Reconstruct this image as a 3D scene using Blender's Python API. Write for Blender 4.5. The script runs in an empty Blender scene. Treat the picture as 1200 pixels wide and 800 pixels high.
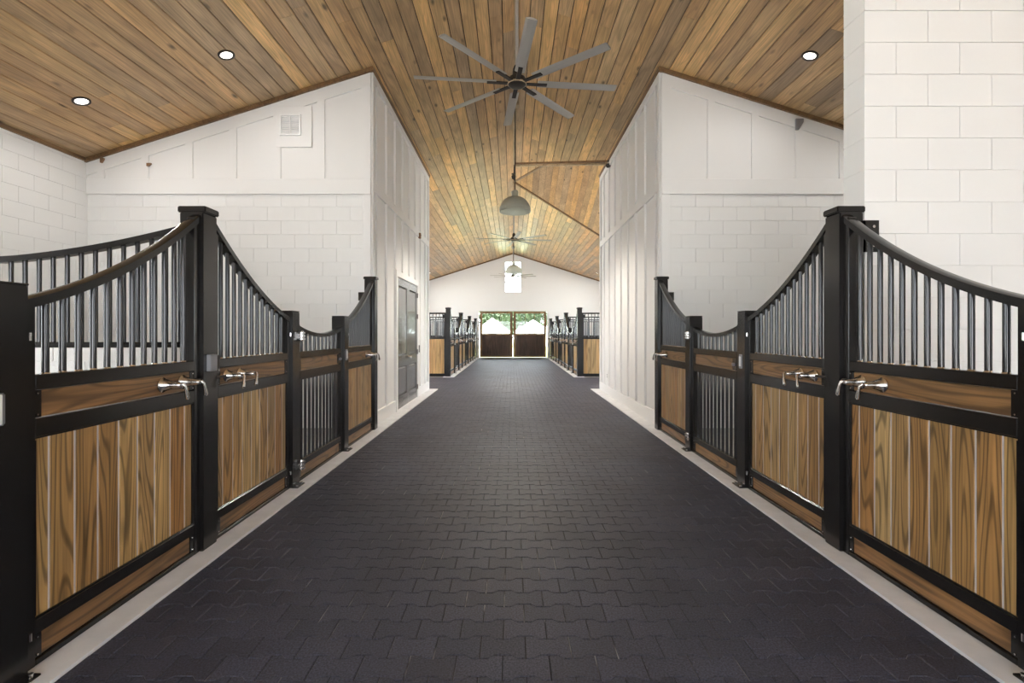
import bpy, bmesh, math, random
from mathutils import Vector, Matrix

random.seed(7)
scene = bpy.context.scene
COL = scene.collection

# ------------------------------------------------------------------ camera, sky, sun, exposure
CAMX, CAMZ, FPX = -0.06, 1.40, 580.0
cam_d = bpy.data.cameras.new('camera')
cam = bpy.data.objects.new('camera', cam_d)
COL.objects.link(cam)
cam.location = (CAMX, 0.0, CAMZ)
cam.rotation_euler = (math.pi / 2, 0, 0)
cam_d.sensor_width = 36.0
cam_d.lens = 36.0 * FPX / 1200.0
cam_d.shift_x = 0.0
cam_d.shift_y = -10.0 / 1200.0
cam_d.clip_start = 0.05
scene.camera = cam

world = bpy.data.worlds.new('overcast_sky')
scene.world = world
world.use_nodes = True
bg = world.node_tree.nodes['Background']
bg.inputs[0].default_value = (0.89, 0.945, 1.0, 1)
bg.inputs[1].default_value = 8.0

sun_d = bpy.data.lights.new('sun', 'SUN')
sun = bpy.data.objects.new('sun', sun_d)
COL.objects.link(sun)
sun_d.energy = 34.0
sun_d.angle = math.radians(3)
sun_d.color = (1.0, 0.97, 0.93)
sun.rotation_euler = (math.radians(6), math.radians(-30), 0)
sun.location = (10, 10, 30)

vs = scene.view_settings
vs.view_transform = 'Standard'
vs.look = 'None'
vs.gamma = 1.0
vs.use_curve_mapping = False
vs.exposure = 0.48
CAN_W, FAR_FILL_W, PENDANT_W = 11.0, 42.0, 110.0

# ------------------------------------------------------------------ dimensions
RIDGE, PITCH = 5.95, 0.318
WX = 6.30            # side walls, inner face
AX = 2.13            # aisle walls, inner face
PX = 2.02            # aisle face of the stall posts
CURB = 1.90          # aisle edge of the concrete curb
Y0, Y1 = -4.0, 28.2  # ends of the barn
YC, YD = 7.27, 12.20 # the board-and-batten rooms
YF = 15.75           # first far post
POST = 0.15
T = [1.86, 3.14, 4.42, 5.79, 7.07]   # near faces of the near posts


def zc(x):
    return RIDGE - PITCH * abs(x)


# ------------------------------------------------------------------ materials
def new_mat(name):
    m = bpy.data.materials.new(name)
    m.use_nodes = True
    return m, m.node_tree, m.node_tree.nodes, m.node_tree.links, m.node_tree.nodes['Principled BSDF']


def plain(name, col, rough=0.5, metal=0.0, coat=0.0, spec=0.5, bump=0.0, bscale=200.0, vary=0.0, vscale=3.0):
    m, nt, N, L, b = new_mat(name)
    b.inputs['Base Color'].default_value = (*col, 1)
    b.inputs['Roughness'].default_value = rough
    b.inputs['Metallic'].default_value = metal
    b.inputs['Coat Weight'].default_value = coat
    b.inputs['Specular IOR Level'].default_value = spec
    tc = N.new('ShaderNodeTexCoord')
    if vary > 0:
        n = N.new('ShaderNodeTexNoise')
        n.inputs['Scale'].default_value = vscale
        n.inputs['Detail'].default_value = 5
        L.new(tc.outputs['Object'], n.inputs['Vector'])
        r = N.new('ShaderNodeValToRGB')
        r.color_ramp.elements[0].position = 0.3
        r.color_ramp.elements[1].position = 0.7
        r.color_ramp.elements[0].color = (*[c * (1 - vary) for c in col], 1)
        r.color_ramp.elements[1].color = (*[min(1, c * (1 + vary)) for c in col], 1)
        L.new(n.outputs[0], r.inputs[0])
        L.new(r.outputs[0], b.inputs['Base Color'])
    if bump > 0:
        n2 = N.new('ShaderNodeTexNoise')
        n2.inputs['Scale'].default_value = bscale
        n2.inputs['Detail'].default_value = 3
        L.new(tc.outputs['Object'], n2.inputs['Vector'])
        bp = N.new('ShaderNodeBump')
        bp.inputs['Strength'].default_value = bump
        bp.inputs['Distance'].default_value = 0.004
        L.new(n2.outputs[0], bp.inputs['Height'])
        L.new(bp.outputs[0], b.inputs['Normal'])
    return m


def rand_value(N, L):
    oi = N.new('ShaderNodeObjectInfo')
    ge = N.new('ShaderNodeNewGeometry')
    a = N.new('ShaderNodeMath'); a.operation = 'ADD'
    L.new(oi.outputs['Random'], a.inputs[0]); L.new(ge.outputs['Random Per Island'], a.inputs[1])
    f = N.new('ShaderNodeMath'); f.operation = 'FRACT'
    L.new(a.outputs[0], f.inputs[0])
    return f.outputs[0]


def wood(name, axis, cols, ring=9.0, dark=0.45, rough=0.42, knots=0.5, streak=1.0):
    """axis: 0/1/2 = the board's length in object space; cols: tones picked at random per board."""
    m, nt, N, L, b = new_mat(name)
    rnd = rand_value(N, L)
    tc = N.new('ShaderNodeTexCoord')
    off = N.new('ShaderNodeCombineXYZ')
    for i, k in enumerate((37.0, 91.0, 53.0)):
        mm = N.new('ShaderNodeMath'); mm.operation = 'MULTIPLY'; mm.inputs[1].default_value = k
        L.new(rnd, mm.inputs[0]); L.new(mm.outputs[0], off.inputs[i])

    def mapped(along, across):
        mp = N.new('ShaderNodeVectorMath'); mp.operation = 'MULTIPLY'
        s = [across] * 3; s[axis] = along
        mp.inputs[1].default_value = s
        L.new(tc.outputs['Object'], mp.inputs[0])
        ad = N.new('ShaderNodeVectorMath'); ad.operation = 'ADD'
        L.new(mp.outputs[0], ad.inputs[0]); L.new(off.outputs[0], ad.inputs[1])
        return ad.outputs[0]
    # tone
    tone = N.new('ShaderNodeValToRGB')
    els = tone.color_ramp.elements
    while len(els) < len(cols):
        els.new(0.5)
    for i, c in enumerate(cols):
        els[i].position = i / (len(cols) - 1)
        els[i].color = (*c, 1)
    L.new(rnd, tone.inputs[0])
    # cathedral rings
    low = N.new('ShaderNodeTexNoise'); low.inputs['Scale'].default_value = 1.0
    low.inputs['Detail'].default_value = 0.6
    L.new(mapped(0.55, 7.0), low.inputs['Vector'])
    mu = N.new('ShaderNodeMath'); mu.operation = 'MULTIPLY'; mu.inputs[1].default_value = ring * 6.283
    L.new(low.outputs[0], mu.inputs[0])
    si = N.new('ShaderNodeMath'); si.operation = 'SINE'; L.new(mu.outputs[0], si.inputs[0])
    rr = N.new('ShaderNodeMapRange'); rr.inputs[1].default_value = 0.25; rr.inputs[2].default_value = 1.0
    rr.inputs[3].default_value = 1.0; rr.inputs[4].default_value = 1.0 - dark
    L.new(si.outputs[0], rr.inputs[0])
    # fine streaks
    st = N.new('ShaderNodeTexNoise'); st.inputs['Scale'].default_value = 1.0
    st.inputs['Detail'].default_value = 4
    L.new(mapped(1.6, 70.0), st.inputs['Vector'])
    sr = N.new('ShaderNodeMapRange'); sr.inputs[1].default_value = 0.3; sr.inputs[2].default_value = 0.7
    sr.inputs[3].default_value = 1.0 - 0.35 * streak; sr.inputs[4].default_value = 1.0 + 0.2 * streak
    L.new(st.outputs[0], sr.inputs[0])
    # broad blotches
    bl = N.new('ShaderNodeTexNoise'); bl.inputs['Scale'].default_value = 1.0
    L.new(mapped(1.5, 6.0), bl.inputs['Vector'])
    br = N.new('ShaderNodeMapRange'); br.inputs[1].default_value = 0.3; br.inputs[2].default_value = 0.7
    br.inputs[3].default_value = 0.8; br.inputs[4].default_value = 1.15
    L.new(bl.outputs[0], br.inputs[0])
    p1 = N.new('ShaderNodeMath'); p1.operation = 'MULTIPLY'
    L.new(rr.outputs[0], p1.inputs[0]); L.new(sr.outputs[0], p1.inputs[1])
    p2 = N.new('ShaderNodeMath'); p2.operation = 'MULTIPLY'
    L.new(p1.outputs[0], p2.inputs[0]); L.new(br.outputs[0], p2.inputs[1])
    last = p2.outputs[0]
    if knots > 0:
        vo = N.new('ShaderNodeTexVoronoi'); vo.inputs['Scale'].default_value = 1.0
        L.new(mapped(1.6, 4.2), vo.inputs['Vector'])
        kr = N.new('ShaderNodeMapRange'); kr.inputs[1].default_value = 0.05; kr.inputs[2].default_value = 0.14
        kr.inputs[3].default_value = 1.0 - knots; kr.inputs[4].default_value = 1.0
        L.new(vo.outputs['Distance'], kr.inputs[0])
        p3 = N.new('ShaderNodeMath'); p3.operation = 'MULTIPLY'
        L.new(last, p3.inputs[0]); L.new(kr.outputs[0], p3.inputs[1])
        last = p3.outputs[0]
    mix = N.new('ShaderNodeVectorMath'); mix.operation = 'SCALE'
    L.new(tone.outputs[0], mix.inputs[0]); L.new(last, mix.inputs['Scale'])
    L.new(mix.outputs[0], b.inputs['Base Color'])
    b.inputs['Roughness'].default_value = rough
    bp = N.new('ShaderNodeBump'); bp.inputs['Strength'].default_value = 0.15
    bp.inputs['Distance'].default_value = 0.003
    L.new(last, bp.inputs['Height']); L.new(bp.outputs[0], b.inputs['Normal'])
    return m


CEIL_COLS = [(0.64, 0.405, 0.185), (0.45, 0.30, 0.17), (0.74, 0.425, 0.165), (0.50, 0.345, 0.20),
             (0.38, 0.255, 0.15), (0.80, 0.50, 0.21), (0.46, 0.275, 0.135), (0.66, 0.45, 0.24)]
DOOR_COLS = [(0.47, 0.275, 0.105), (0.33, 0.18, 0.066), (0.52, 0.325, 0.13), (0.40, 0.20, 0.068),
             (0.54, 0.36, 0.16), (0.36, 0.22, 0.095)]
STRIP_COLS = [(0.29, 0.15, 0.06), (0.22, 0.115, 0.046), (0.34, 0.185, 0.075)]

M = {}
M['white'] = plain('warm_white_paint', (0.80, 0.795, 0.79), 0.55, bump=0.05, bscale=90)
M['block'] = plain('painted_concrete_block', (0.80, 0.797, 0.79), 0.6, bump=0.25, bscale=140)
M['mortar'] = plain('painted_mortar', (0.78, 0.775, 0.765), 0.7, bump=0.2, bscale=200)
M['black'] = plain('black_powder_coat', (0.011, 0.010, 0.010), 0.2, coat=0.0, spec=0.45)
M['bar'] = plain('polished_black_bar', (0.055, 0.053, 0.055), 0.10, metal=0.4)
M['chrome'] = plain('brushed_chrome', (0.62, 0.60, 0.59), 0.2, metal=1.0)
M['spline'] = plain('pale_spline', (0.60, 0.56, 0.57), 0.5, vary=0.06, vscale=9)
M['ceil'] = wood('stained_pine_plank', 1, CEIL_COLS, ring=10, dark=0.16, rough=0.34, knots=0.75, streak=0.75)
M['board'] = wood('oiled_pine_board', 2, DOOR_COLS, ring=17, dark=0.6, rough=0.33, knots=0.35)
M['strip'] = wood('oiled_pine_strip', 1, STRIP_COLS, ring=13, dark=0.5, rough=0.33, knots=0.4)
M['boardx'] = wood('oiled_pine_end_board', 2, DOOR_COLS, ring=6, dark=0.4, rough=0.4, knots=0.4)
M['trimwood'] = wood('stained_pine_trim', 1, [(0.20, 0.11, 0.05), (0.26, 0.15, 0.07)], ring=4, dark=0.2, knots=0)
M['palewood'] = wood('pale_pine_trim', 1, [(0.46, 0.34, 0.21), (0.50, 0.38, 0.25)], ring=4, dark=0.15, knots=0.2)
M['deck'] = plain('roof_deck', (0.035, 0.022, 0.014), 0.8, vary=0.2)
M['curb'] = plain('pale_concrete', (0.70, 0.705, 0.73), 0.65, bump=0.2, bscale=120, vary=0.08, vscale=6)
M['concrete'] = plain('stall_concrete', (0.40, 0.385, 0.365), 0.8, vary=0.1)
M['plastic'] = plain('white_plastic', (0.82, 0.82, 0.82), 0.35)
M['greyplate'] = plain('grey_plate', (0.30, 0.30, 0.32), 0.4, metal=0.6)
M['bladegrey'] = plain('satin_aluminium', (0.42, 0.40, 0.38), 0.38, metal=0.35)
M['darkmetal'] = plain('dark_bronze', (0.035, 0.028, 0.024), 0.35, metal=0.4)
M['shade'] = plain('sage_enamel', (0.42, 0.44, 0.38), 0.28, coat=0.3)
M['doorpaint'] = plain('dark_bronze_door_paint', (0.13, 0.125, 0.125), 0.22, coat=0.3)
M['barnbrown'] = wood('brown_barn_door_board', 2, [(0.075, 0.042, 0.026), (0.095, 0.055, 0.034)], ring=4, dark=0.3)
M['barnframe'] = wood('golden_brown_door_frame', 2, [(0.22, 0.12, 0.05), (0.25, 0.14, 0.06)], ring=4, dark=0.2, knots=0)
M['apron'] = plain('pale_bounce_gravel', (0.56, 0.55, 0.53), 0.9, vary=0.1, vscale=2)
M['grass'] = plain('dry_grass', (0.20, 0.23, 0.09), 0.9, vary=0.3, vscale=1.5)
M['leaf'] = plain('tree_leaves', (0.035, 0.06, 0.022), 0.7, vary=0.5, vscale=2.5)
M['bark'] = plain('tree_bark', (0.10, 0.075, 0.055), 0.9, vary=0.3, vscale=6)
M['stone'] = plain('white_shed_paint', (0.82, 0.82, 0.82), 0.6, vary=0.03)
M['brownspot'] = plain('brown_plastic', (0.22, 0.12, 0.06), 0.5)


def emitter(name, col, strength):
    m, nt, N, L, b = new_mat(name)
    b.inputs['Base Color'].default_value = (*col, 1)
    b.inputs['Emission Color'].default_value = (*col, 1)
    b.inputs['Emission Strength'].default_value = strength
    return m


M['lamp'] = emitter('lit_diffuser', (1.0, 0.95, 0.88), 3.0)
M['bulb'] = emitter('lit_bulb', (1.0, 0.93, 0.82), 4.0)


def glass_mat():
    m, nt, N, L, b = new_mat('window_glass')
    N.remove(b)
    t = N.new('ShaderNodeBsdfTransparent'); t.inputs[0].default_value = (0.96, 0.98, 0.97, 1)
    g = N.new('ShaderNodeBsdfGlossy'); g.inputs['Roughness'].default_value = 0.02
    fr = N.new('ShaderNodeFresnel'); fr.inputs[0].default_value = 1.45
    mx = N.new('ShaderNodeMixShader')
    L.new(fr.outputs[0], mx.inputs[0]); L.new(t.outputs[0], mx.inputs[1]); L.new(g.outputs[0], mx.inputs[2])
    L.new(mx.outputs[0], N['Material Output'].inputs[0])
    return m


M['glass'] = glass_mat()


def paver_mat():
    m, nt, N, L, b = new_mat('rubber_paver')
    rnd = rand_value(N, L)
    tc = N.new('ShaderNodeTexCoord'); ge = N.new('ShaderNodeNewGeometry')
    n1 = N.new('ShaderNodeTexNoise'); n1.inputs['Scale'].default_value = 120; n1.inputs['Detail'].default_value = 2
    L.new(ge.outputs['Position'], n1.inputs['Vector'])
    n2 = N.new('ShaderNodeTexNoise'); n2.inputs['Scale'].default_value = 1.1; n2.inputs['Detail'].default_value = 5
    L.new(ge.outputs['Position'], n2.inputs['Vector'])
    n3 = N.new('ShaderNodeTexNoise'); n3.inputs['Scale'].default_value = 34; n3.inputs['Detail'].default_value = 2
    L.new(ge.outputs['Position'], n3.inputs['Vector'])
    def rng(src, a, b_, c, d):
        r = N.new('ShaderNodeMapRange')
        for i, v in enumerate((a, b_, c, d)):
            r.inputs[1 + i].default_value = v
        L.new(src, r.inputs[0]); return r.outputs[0]
    def mul(a, b_):
        x = N.new('ShaderNodeMath'); x.operation = 'MULTIPLY'; L.new(a, x.inputs[0]); L.new(b_, x.inputs[1]); return x.outputs[0]
    v = mul(mul(rng(n1.outputs[0], 0.3, 0.7, 0.4, 1.7), rng(n2.outputs[0], 0.3, 0.72, 0.82, 1.25)), rng(rnd, 0, 1, 0.82, 1.15))
    sc_ = N.new('ShaderNodeVectorMath'); sc_.operation = 'SCALE'
    sc_.inputs[0].default_value = (0.038, 0.041, 0.063)
    L.new(v, sc_.inputs['Scale'])
    # pale specks of dust
    mx = N.new('ShaderNodeMix'); mx.data_type = 'RGBA'
    L.new(rng(n3.outputs[0], 0.76, 0.80, 0.0, 0.5), mx.inputs[0])
    L.new(sc_.outputs[0], mx.inputs[6]); mx.inputs[7].default_value = (0.3, 0.29, 0.27, 1)
    L.new(mx.outputs[2], b.inputs['Base Color'])
    b.inputs['Roughness'].default_value = 0.53
    b.inputs['Specular IOR Level'].default_value = 0.35
    bp = N.new('ShaderNodeBump'); bp.inputs['Strength'].default_value = 0.5; bp.inputs['Distance'].default_value = 0.002
    L.new(n1.outputs[0], bp.inputs['Height']); L.new(bp.outputs[0], b.inputs['Normal'])
    return m


M['paver'] = paver_mat()


def joint_mat():
    m, nt, N, L, b = new_mat('sandy_joint')
    ge = N.new('ShaderNodeNewGeometry')
    n = N.new('ShaderNodeTexNoise'); n.inputs['Scale'].default_value = 2.6; n.inputs['Detail'].default_value = 4
    L.new(ge.outputs['Position'], n.inputs['Vector'])
    r = N.new('ShaderNodeValToRGB')
    r.color_ramp.elements[0].position = 0.53; r.color_ramp.elements[0].color = (0.012, 0.012, 0.013, 1)
    r.color_ramp.elements[1].position = 0.68; r.color_ramp.elements[1].color = (0.42, 0.41, 0.42, 1)
    L.new(n.outputs[0], r.inputs[0]); L.new(r.outputs[0], b.inputs['Base Color'])
    b.inputs['Roughness'].default_value = 0.95
    return m


M['joint'] = joint_mat()

# ------------------------------------------------------------------ mesh helpers
def mesh(name, verts, faces, mat, smooth=False):
    me = bpy.data.meshes.new(name)
    me.from_pydata([tuple(v) for v in verts], [], faces)
    me.materials.append(M[mat] if isinstance(mat, str) else mat)
    me.update()
    if smooth:
        me.polygons.foreach_set('use_smooth', [True] * len(me.polygons))
    return me


def obj(name, me, parent=None, loc=(0, 0, 0), rot=None, scale=None):
    o = bpy.data.objects.new(name, me)
    COL.objects.link(o)
    if parent is not None:
        o.parent = parent
    o.location = loc
    if rot is not None:
        o.rotation_euler = rot
    if scale is not None:
        o.scale = scale
    return o


def tag(o, label=None, cat=None, group=None, kind=None):
    if label: o['label'] = label
    if cat: o['category'] = cat
    if group: o['group'] = group
    if kind: o['kind'] = kind
    return o


def thing(name, loc, label, cat, group=None, rotz=0.0):
    o = obj(name, None, None, loc, (0, 0, rotz))
    return tag(o, label, cat, group)


def copy_tree(o, parent=None, loc=None):
    c = o.copy()
    COL.objects.link(c)
    if parent is not None:
        c.parent = parent
    if loc is not None:
        c.location = loc
    for ch in KIDS.get(o.name, []):
        copy_tree(ch, c)
    return c


KIDS = {}


def index_kids():
    KIDS.clear()
    for o in COL.objects:
        if o.parent is not None:
            KIDS.setdefault(o.parent.name, []).append(o)


class MB:
    """collects shapes into one mesh"""
    def __init__(s):
        s.v, s.f = [], []

    def add(s, verts, faces):
        n = len(s.v)
        s.v += [tuple(p) for p in verts]
        s.f += [tuple(i + n for i in f) for f in faces]
        return s

    def box(s, x0, x1, y0, y1, z0, z1):
        if x0 > x1: x0, x1 = x1, x0
        if y0 > y1: y0, y1 = y1, y0
        return s.add([(x0, y0, z0), (x1, y0, z0), (x1, y1, z0), (x0, y1, z0), (x0, y0, z1), (x1, y0, z1), (x1, y1, z1), (x0, y1, z1)],
                     [(3, 2, 1, 0), (4, 5, 6, 7), (0, 1, 5, 4), (1, 2, 6, 5), (2, 3, 7, 6), (3, 0, 4, 7)])

    def prism(s, poly, axis, a, b):
        """poly: list of 2-D points in the other two axes (cyclic order), extruded along axis from a to b"""
        def p3(q, t):
            r = [0, 0, 0]
            o = [i for i in range(3) if i != axis]
            r[o[0]], r[o[1]] = q
            r[axis] = t
            return tuple(r)
        n = len(poly)
        vv = [p3(q, a) for q in poly] + [p3(q, b) for q in poly]
        ff = [tuple(range(n)), tuple(range(2 * n - 1, n - 1, -1))]
        for i in range(n):
            j = (i + 1) % n
            ff.append((i, i + n, j + n, j))
        return s.add(vv, ff)

    def tube(s, pts, radii, seg=10, caps=True):
        """round tube along points"""
        pts = [Vector(p) for p in pts]
        if not isinstance(radii, (list, tuple)):
            radii = [radii] * len(pts)
        rings = []
        up = None
        for i, p in enumerate(pts):
            d = (pts[min(i + 1, len(pts) - 1)] - pts[max(i - 1, 0)])
            if d.length < 1e-9:
                d = Vector((0, 0, 1))
            d.normalize()
            if up is None or abs(d.dot(up)) > 0.98:
                up = Vector((0, 0, 1)) if abs(d.z) < 0.9 else Vector((1, 0, 0))
            a = d.cross(up).normalized()
            b = d.cross(a).normalized()
            rings.append([p + (a * math.cos(2 * math.pi * k / seg) + b * math.sin(2 * math.pi * k / seg)) * radii[i] for k in range(seg)])
        n = len(pts)
        vv = [q for r in rings for q in r]
        ff = []
        for i in range(n - 1):
            for k in range(seg):
                k2 = (k + 1) % seg
                ff.append((i * seg + k, i * seg + k2, (i + 1) * seg + k2, (i + 1) * seg + k))
        if caps:
            ff.append(tuple(reversed(range(seg))))
            ff.append(tuple(range((n - 1) * seg, n * seg)))
        return s.add(vv, ff)

    def beam(s, a, b, w, h, up=(0, 0, 1)):
        """rectangular bar from a to b, w across, h along up"""
        a, b = Vector(a), Vector(b)
        d = (b - a).normalized()
        side = d.cross(Vector(up)).normalized()
        u = side.cross(d).normalized()
        c = [side * w / 2 + u * h / 2, -side * w / 2 + u * h / 2, -side * w / 2 - u * h / 2, side * w / 2 - u * h / 2]
        return s.add([a + q for q in c] + [b + q for q in c],
                     [(0, 1, 2, 3), (7, 6, 5, 4), (0, 4, 5, 1), (1, 5, 6, 2), (2, 6, 7, 3), (3, 7, 4, 0)])

    def mesh(s, name, mat, smooth=False, fix=True):
        me = mesh(name, s.v, s.f, mat, False)
        if fix:
            bm = bmesh.new(); bm.from_mesh(me)
            bmesh.ops.recalc_face_normals(bm, faces=bm.faces)
            bm.to_mesh(me); bm.free()
        if smooth:
            me.polygons.foreach_set('use_smooth', [True] * len(me.polygons))
            me.set_sharp_from_angle(angle=math.radians(40))
        return me

    def build(s, name, mat, parent=None, loc=(0, 0, 0), smooth=False, **k):
        return obj(name, s.mesh(name, mat, smooth), parent, loc, **k)


_bev = {}


def bevel_box(sx, sy, sz, b, mat, seg=1):
    """bevelled box mesh centred on the origin, shared between alike pieces"""
    key = (round(sx, 4), round(sy, 4), round(sz, 4), b, mat, seg)
    if key in _bev:
        return _bev[key]
    bm = bmesh.new()
    bmesh.ops.create_cube(bm, size=1.0)
    bmesh.ops.scale(bm, vec=(sx, sy, sz), verts=bm.verts)
    if b > 0:
        bmesh.ops.bevel(bm, geom=bm.edges[:], offset=b, segments=seg, affect='EDGES')
    me = bpy.data.meshes.new(mat + '_piece')
    bm.to_mesh(me); bm.free()
    me.materials.append(M[mat])
    _bev[key] = me
    return me


def lathe(profile, seg=24):
    """profile: list of (r, z) -> verts, faces around z"""
    vv, ff = [], []
    n = len(profile)
    for r, z in profile:
        for k in range(seg):
            a = 2 * math.pi * k / seg
            vv.append((r * math.cos(a), r * math.sin(a), z))
    for i in range(n - 1):
        for k in range(seg):
            k2 = (k + 1) % seg
            ff.append((i * seg + k, i * seg + k2, (i + 1) * seg + k2, (i + 1) * seg + k))
    return vv, ff


_unit = {}


def unit_bar(mat='bar', seg=12):
    if (mat, seg) not in _unit:
        m = MB().tube([(0, 0, 0), (0, 0, 1)], 1.0, seg)
        _unit[(mat, seg)] = m.mesh('bar', mat, smooth=True)
    return _unit[(mat, seg)]


# ================================================================== STRUCTURE
# ---- floor with rubber dog-bone pavers
floor = MB().box(-WX - 0.3, WX + 0.3, Y0, Y1 + 0.3, -0.20, -0.0045).build('floor', 'joint')
tag(floor, 'aisle floor of dark grey interlocking rubber pavers', 'floor', kind='structure')

PWX, PWY = 0.20, 0.1345
GAP = 0.004


def paver_outline(x0, x1):
    """dog-bone outline about its own centre, cut to x0..x1"""
    a, q, s = 0.0115, PWX * 0.25, 0.013
    hx, hy = PWX / 2 - GAP / 2, PWY / 2 - GAP / 2
    top = [(-hx, hy + a), (-q - s, hy + a), (-q + s, hy - a), (q - s, hy - a), (q + s, hy + a), (hx, hy + a)]
    pts = top + [(x, -y) for x, y in reversed(top)]
    return [(min(max(x, x0), x1), y) for x, y in pts]


def paver_geo(x0, x1):
    o = paver_outline(x0, x1)
    n = len(o)
    cx = (max(p[0] for p in o) + min(p[0] for p in o)) / 2
    c = 0.0028
    def inset(p):
        x = p[0] - c if p[0] > cx else p[0] + c
        y = p[1] - c if p[1] > 0 else p[1] + c
        return x, y
    vv = [(*inset(p), 0.0) for p in o] + [(p[0], p[1], -0.003) for p in o] + [(p[0], p[1], -0.010) for p in o]
    ff = [tuple(reversed(range(n)))]
    for i in range(n):
        j = (i + 1) % n
        ff.append((i, j, n + j, n + i))
        ff.append((n + i, n + j, 2 * n + j, 2 * n + i))
    return vv, ff


geo_full = paver_geo(-9, 9)
geo_l = paver_geo(0.004, 9)
geo_r = paver_geo(-9, -0.004)
me_full = mesh('paver', *geo_full, 'paver')
me_l = mesh('paver_half', *geo_l, 'paver')
me_r = mesh('paver_half', *geo_r, 'paver')
rest = MB()
n_single = 0
ny = int((Y1 - 1.2) / PWY)
ncol = int(round(2 * CURB / PWX))
for r in range(ny):
    y = 1.2 + (r + 0.5) * PWY
    cross = YD + 0.3 < y < YF - 0.2
    half = r % 2
    cols = range(-7 if cross else 0, ncol + (7 if cross else 0) + half)
    for k in cols:
        x = -CURB + (k + 0.5) * PWX - (PWX / 2 if half else 0)
        g, me = geo_full, me_full
        if half and not cross and k == 0: g, me = geo_l, me_l
        if half and not cross and k == ncol: g, me = geo_r, me_r
        if y > 1.98 and n_single < 300:
            n_single += 1
            obj('paver', me, floor, (x, y, random.uniform(-0.0007, 0.0007)), (random.uniform(-.004, .004), random.uniform(-.004, .004), 0))
        else:
            dz = random.uniform(-0.0008, 0.0008)
            rest.add([(a + x, b + y, c + dz) for a, b, c in g[0]], g[1])
o = obj('paver_field', mesh('paver_field', rest.v, rest.f, 'paver'), floor)
o['kind'] = 'stuff'

# curbs and stall floors
nt_ = 0
for s in (-1, 1):
    side = 'left' if s < 0 else 'right'
    for (a, b, nm) in ((0.4, YD + 0.12, 'near'), (YF - 0.10, Y1 - 0.25, 'far')):
        nt_ += 1
        c = MB().box(s * CURB, s * (PX + 0.22), a, b, -0.05, 0.012).build('trim_%d' % nt_, 'curb')
        tag(c, 'pale concrete curb strip under the %s stall fronts on the %s' % (nm, side), 'curb', kind='structure')
    f = MB().box(s * (PX + 0.22), s * WX, Y0 + 0.01, YC, -0.05, 0.004).build('floor_stall_' + side, 'concrete')
    tag(f, 'plain floor of the near stalls on the %s' % side, 'floor', kind='structure')
    f = MB().box(s * (PX + 0.22), s * WX, YF, Y1 - 0.25, -0.05, 0.004).build('floor_far_stall_' + side, 'concrete')
    tag(f, 'plain floor of the far stalls on the %s' % side, 'floor', kind='structure')


# ---- walls
def holed(mb, u0, u1, z0, z1, holes, emit):
    us = sorted({u0, u1, *[h[0] for h in holes], *[h[1] for h in holes]})
    zs = sorted({z0, z1, *[h[2] for h in holes], *[h[3] for h in holes]})
    for i in range(len(us) - 1):
        for j in range(len(zs) - 1):
            cu, cz = (us[i] + us[i + 1]) / 2, (zs[j] + zs[j + 1]) / 2
            if any(h[0] < cu < h[1] and h[2] < cz < h[3] for h in holes):
                continue
            emit(mb, us[i], us[i + 1], zs[j], zs[j + 1])
    return mb


EAVE = zc(WX)
ADDED_SIDE_WIN = {-1: [(-3.4, -1.0, 0.8, 3.0), (0.6, 2.2, 1.0, 2.2), (3.55, 5.65, 0.8, 3.1)],  # unseen side windows, placed and sized to let daylight in
            1: [(-3.4, -1.2, 1.0, 2.4), (3.60, 5.20, 1.0, 2.2)]}
ADDED_FAR_WIN = [(16.2, 19.2, 0.7, 3.1), (20.1, 23.1, 0.7, 3.1), (24.0, 27.0, 0.7, 3.1)]  # unseen far windows, enlarged to brighten the far ceiling
for s in (-1, 1):
    side = 'left' if s < 0 else 'right'
    holes = ADDED_SIDE_WIN[s] + [(YD + 0.1, YF - 0.05, -0.01, 3.6)] + ADDED_FAR_WIN  # the unseen cross-aisle openings are left wide for daylight too
    mb = holed(MB(), Y0, Y1, -0.01, EAVE + 0.25, holes,
               lambda m, a, b, c, d: m.box(s * (WX + 0.004), s * (WX + 0.2), a, b, c, d))
    w = mb.build('wall_' + side, 'mortar')
    tag(w, 'white painted block side wall on the %s' % side, 'wall', kind='structure')
    if s < 0:
        for r in range(20):
            z = 0.1016 + r * 0.2032
            for k in range(5):
                y = YC - 0.2032 - k * 0.4064 - (0.2032 if r % 2 else 0)
                if z < EAVE + 0.15:
                    obj('block', bevel_box(0.012, 0.4034, 0.2002, 0.0010, 'block'), w, (-WX, y, z))
            if r % 2 and z < EAVE + 0.15:
                obj('block', bevel_box(0.012, 0.2002, 0.2002, 0.0010, 'block'), w, (-WX, YC - 0.1016, z))

# unseen stall windows, added for daylight: white frames with glass
n_win = 0
for s in (-1, 1):
    for h in ADDED_SIDE_WIN[s] + ADDED_FAR_WIN:
        n_win += 1
        fr = MB()
        x0, x1 = s * (WX + 0.06), s * (WX + 0.12)
        a, b, c, d = h
        fr.box(x0, x1, a, a + 0.05, c, d).box(x0, x1, b - 0.05, b, c, d).box(x0, x1, a, b, c, c + 0.05).box(x0, x1, a, b, d - 0.05, d)
        fr.box(x0, x1, (a + b) / 2 - 0.02, (a + b) / 2 + 0.02, c, d)
        wf = fr.build('window_%d' % n_win, 'white')
        tag(wf, 'unseen stall window added for daylight in the %s wall, %s' % ('left' if s < 0 else 'right', '%s one from the near end' % ['first', 'second', 'third', 'fourth', 'fifth', 'sixth'][n_win - 1 if s < 0 else n_win - 7]), 'window', kind='structure')
        MB().box(s * (WX + 0.085), s * (WX + 0.09), a + 0.05, b - 0.05, c + 0.05, d - 0.05).build('pane', 'glass', wf)

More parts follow.
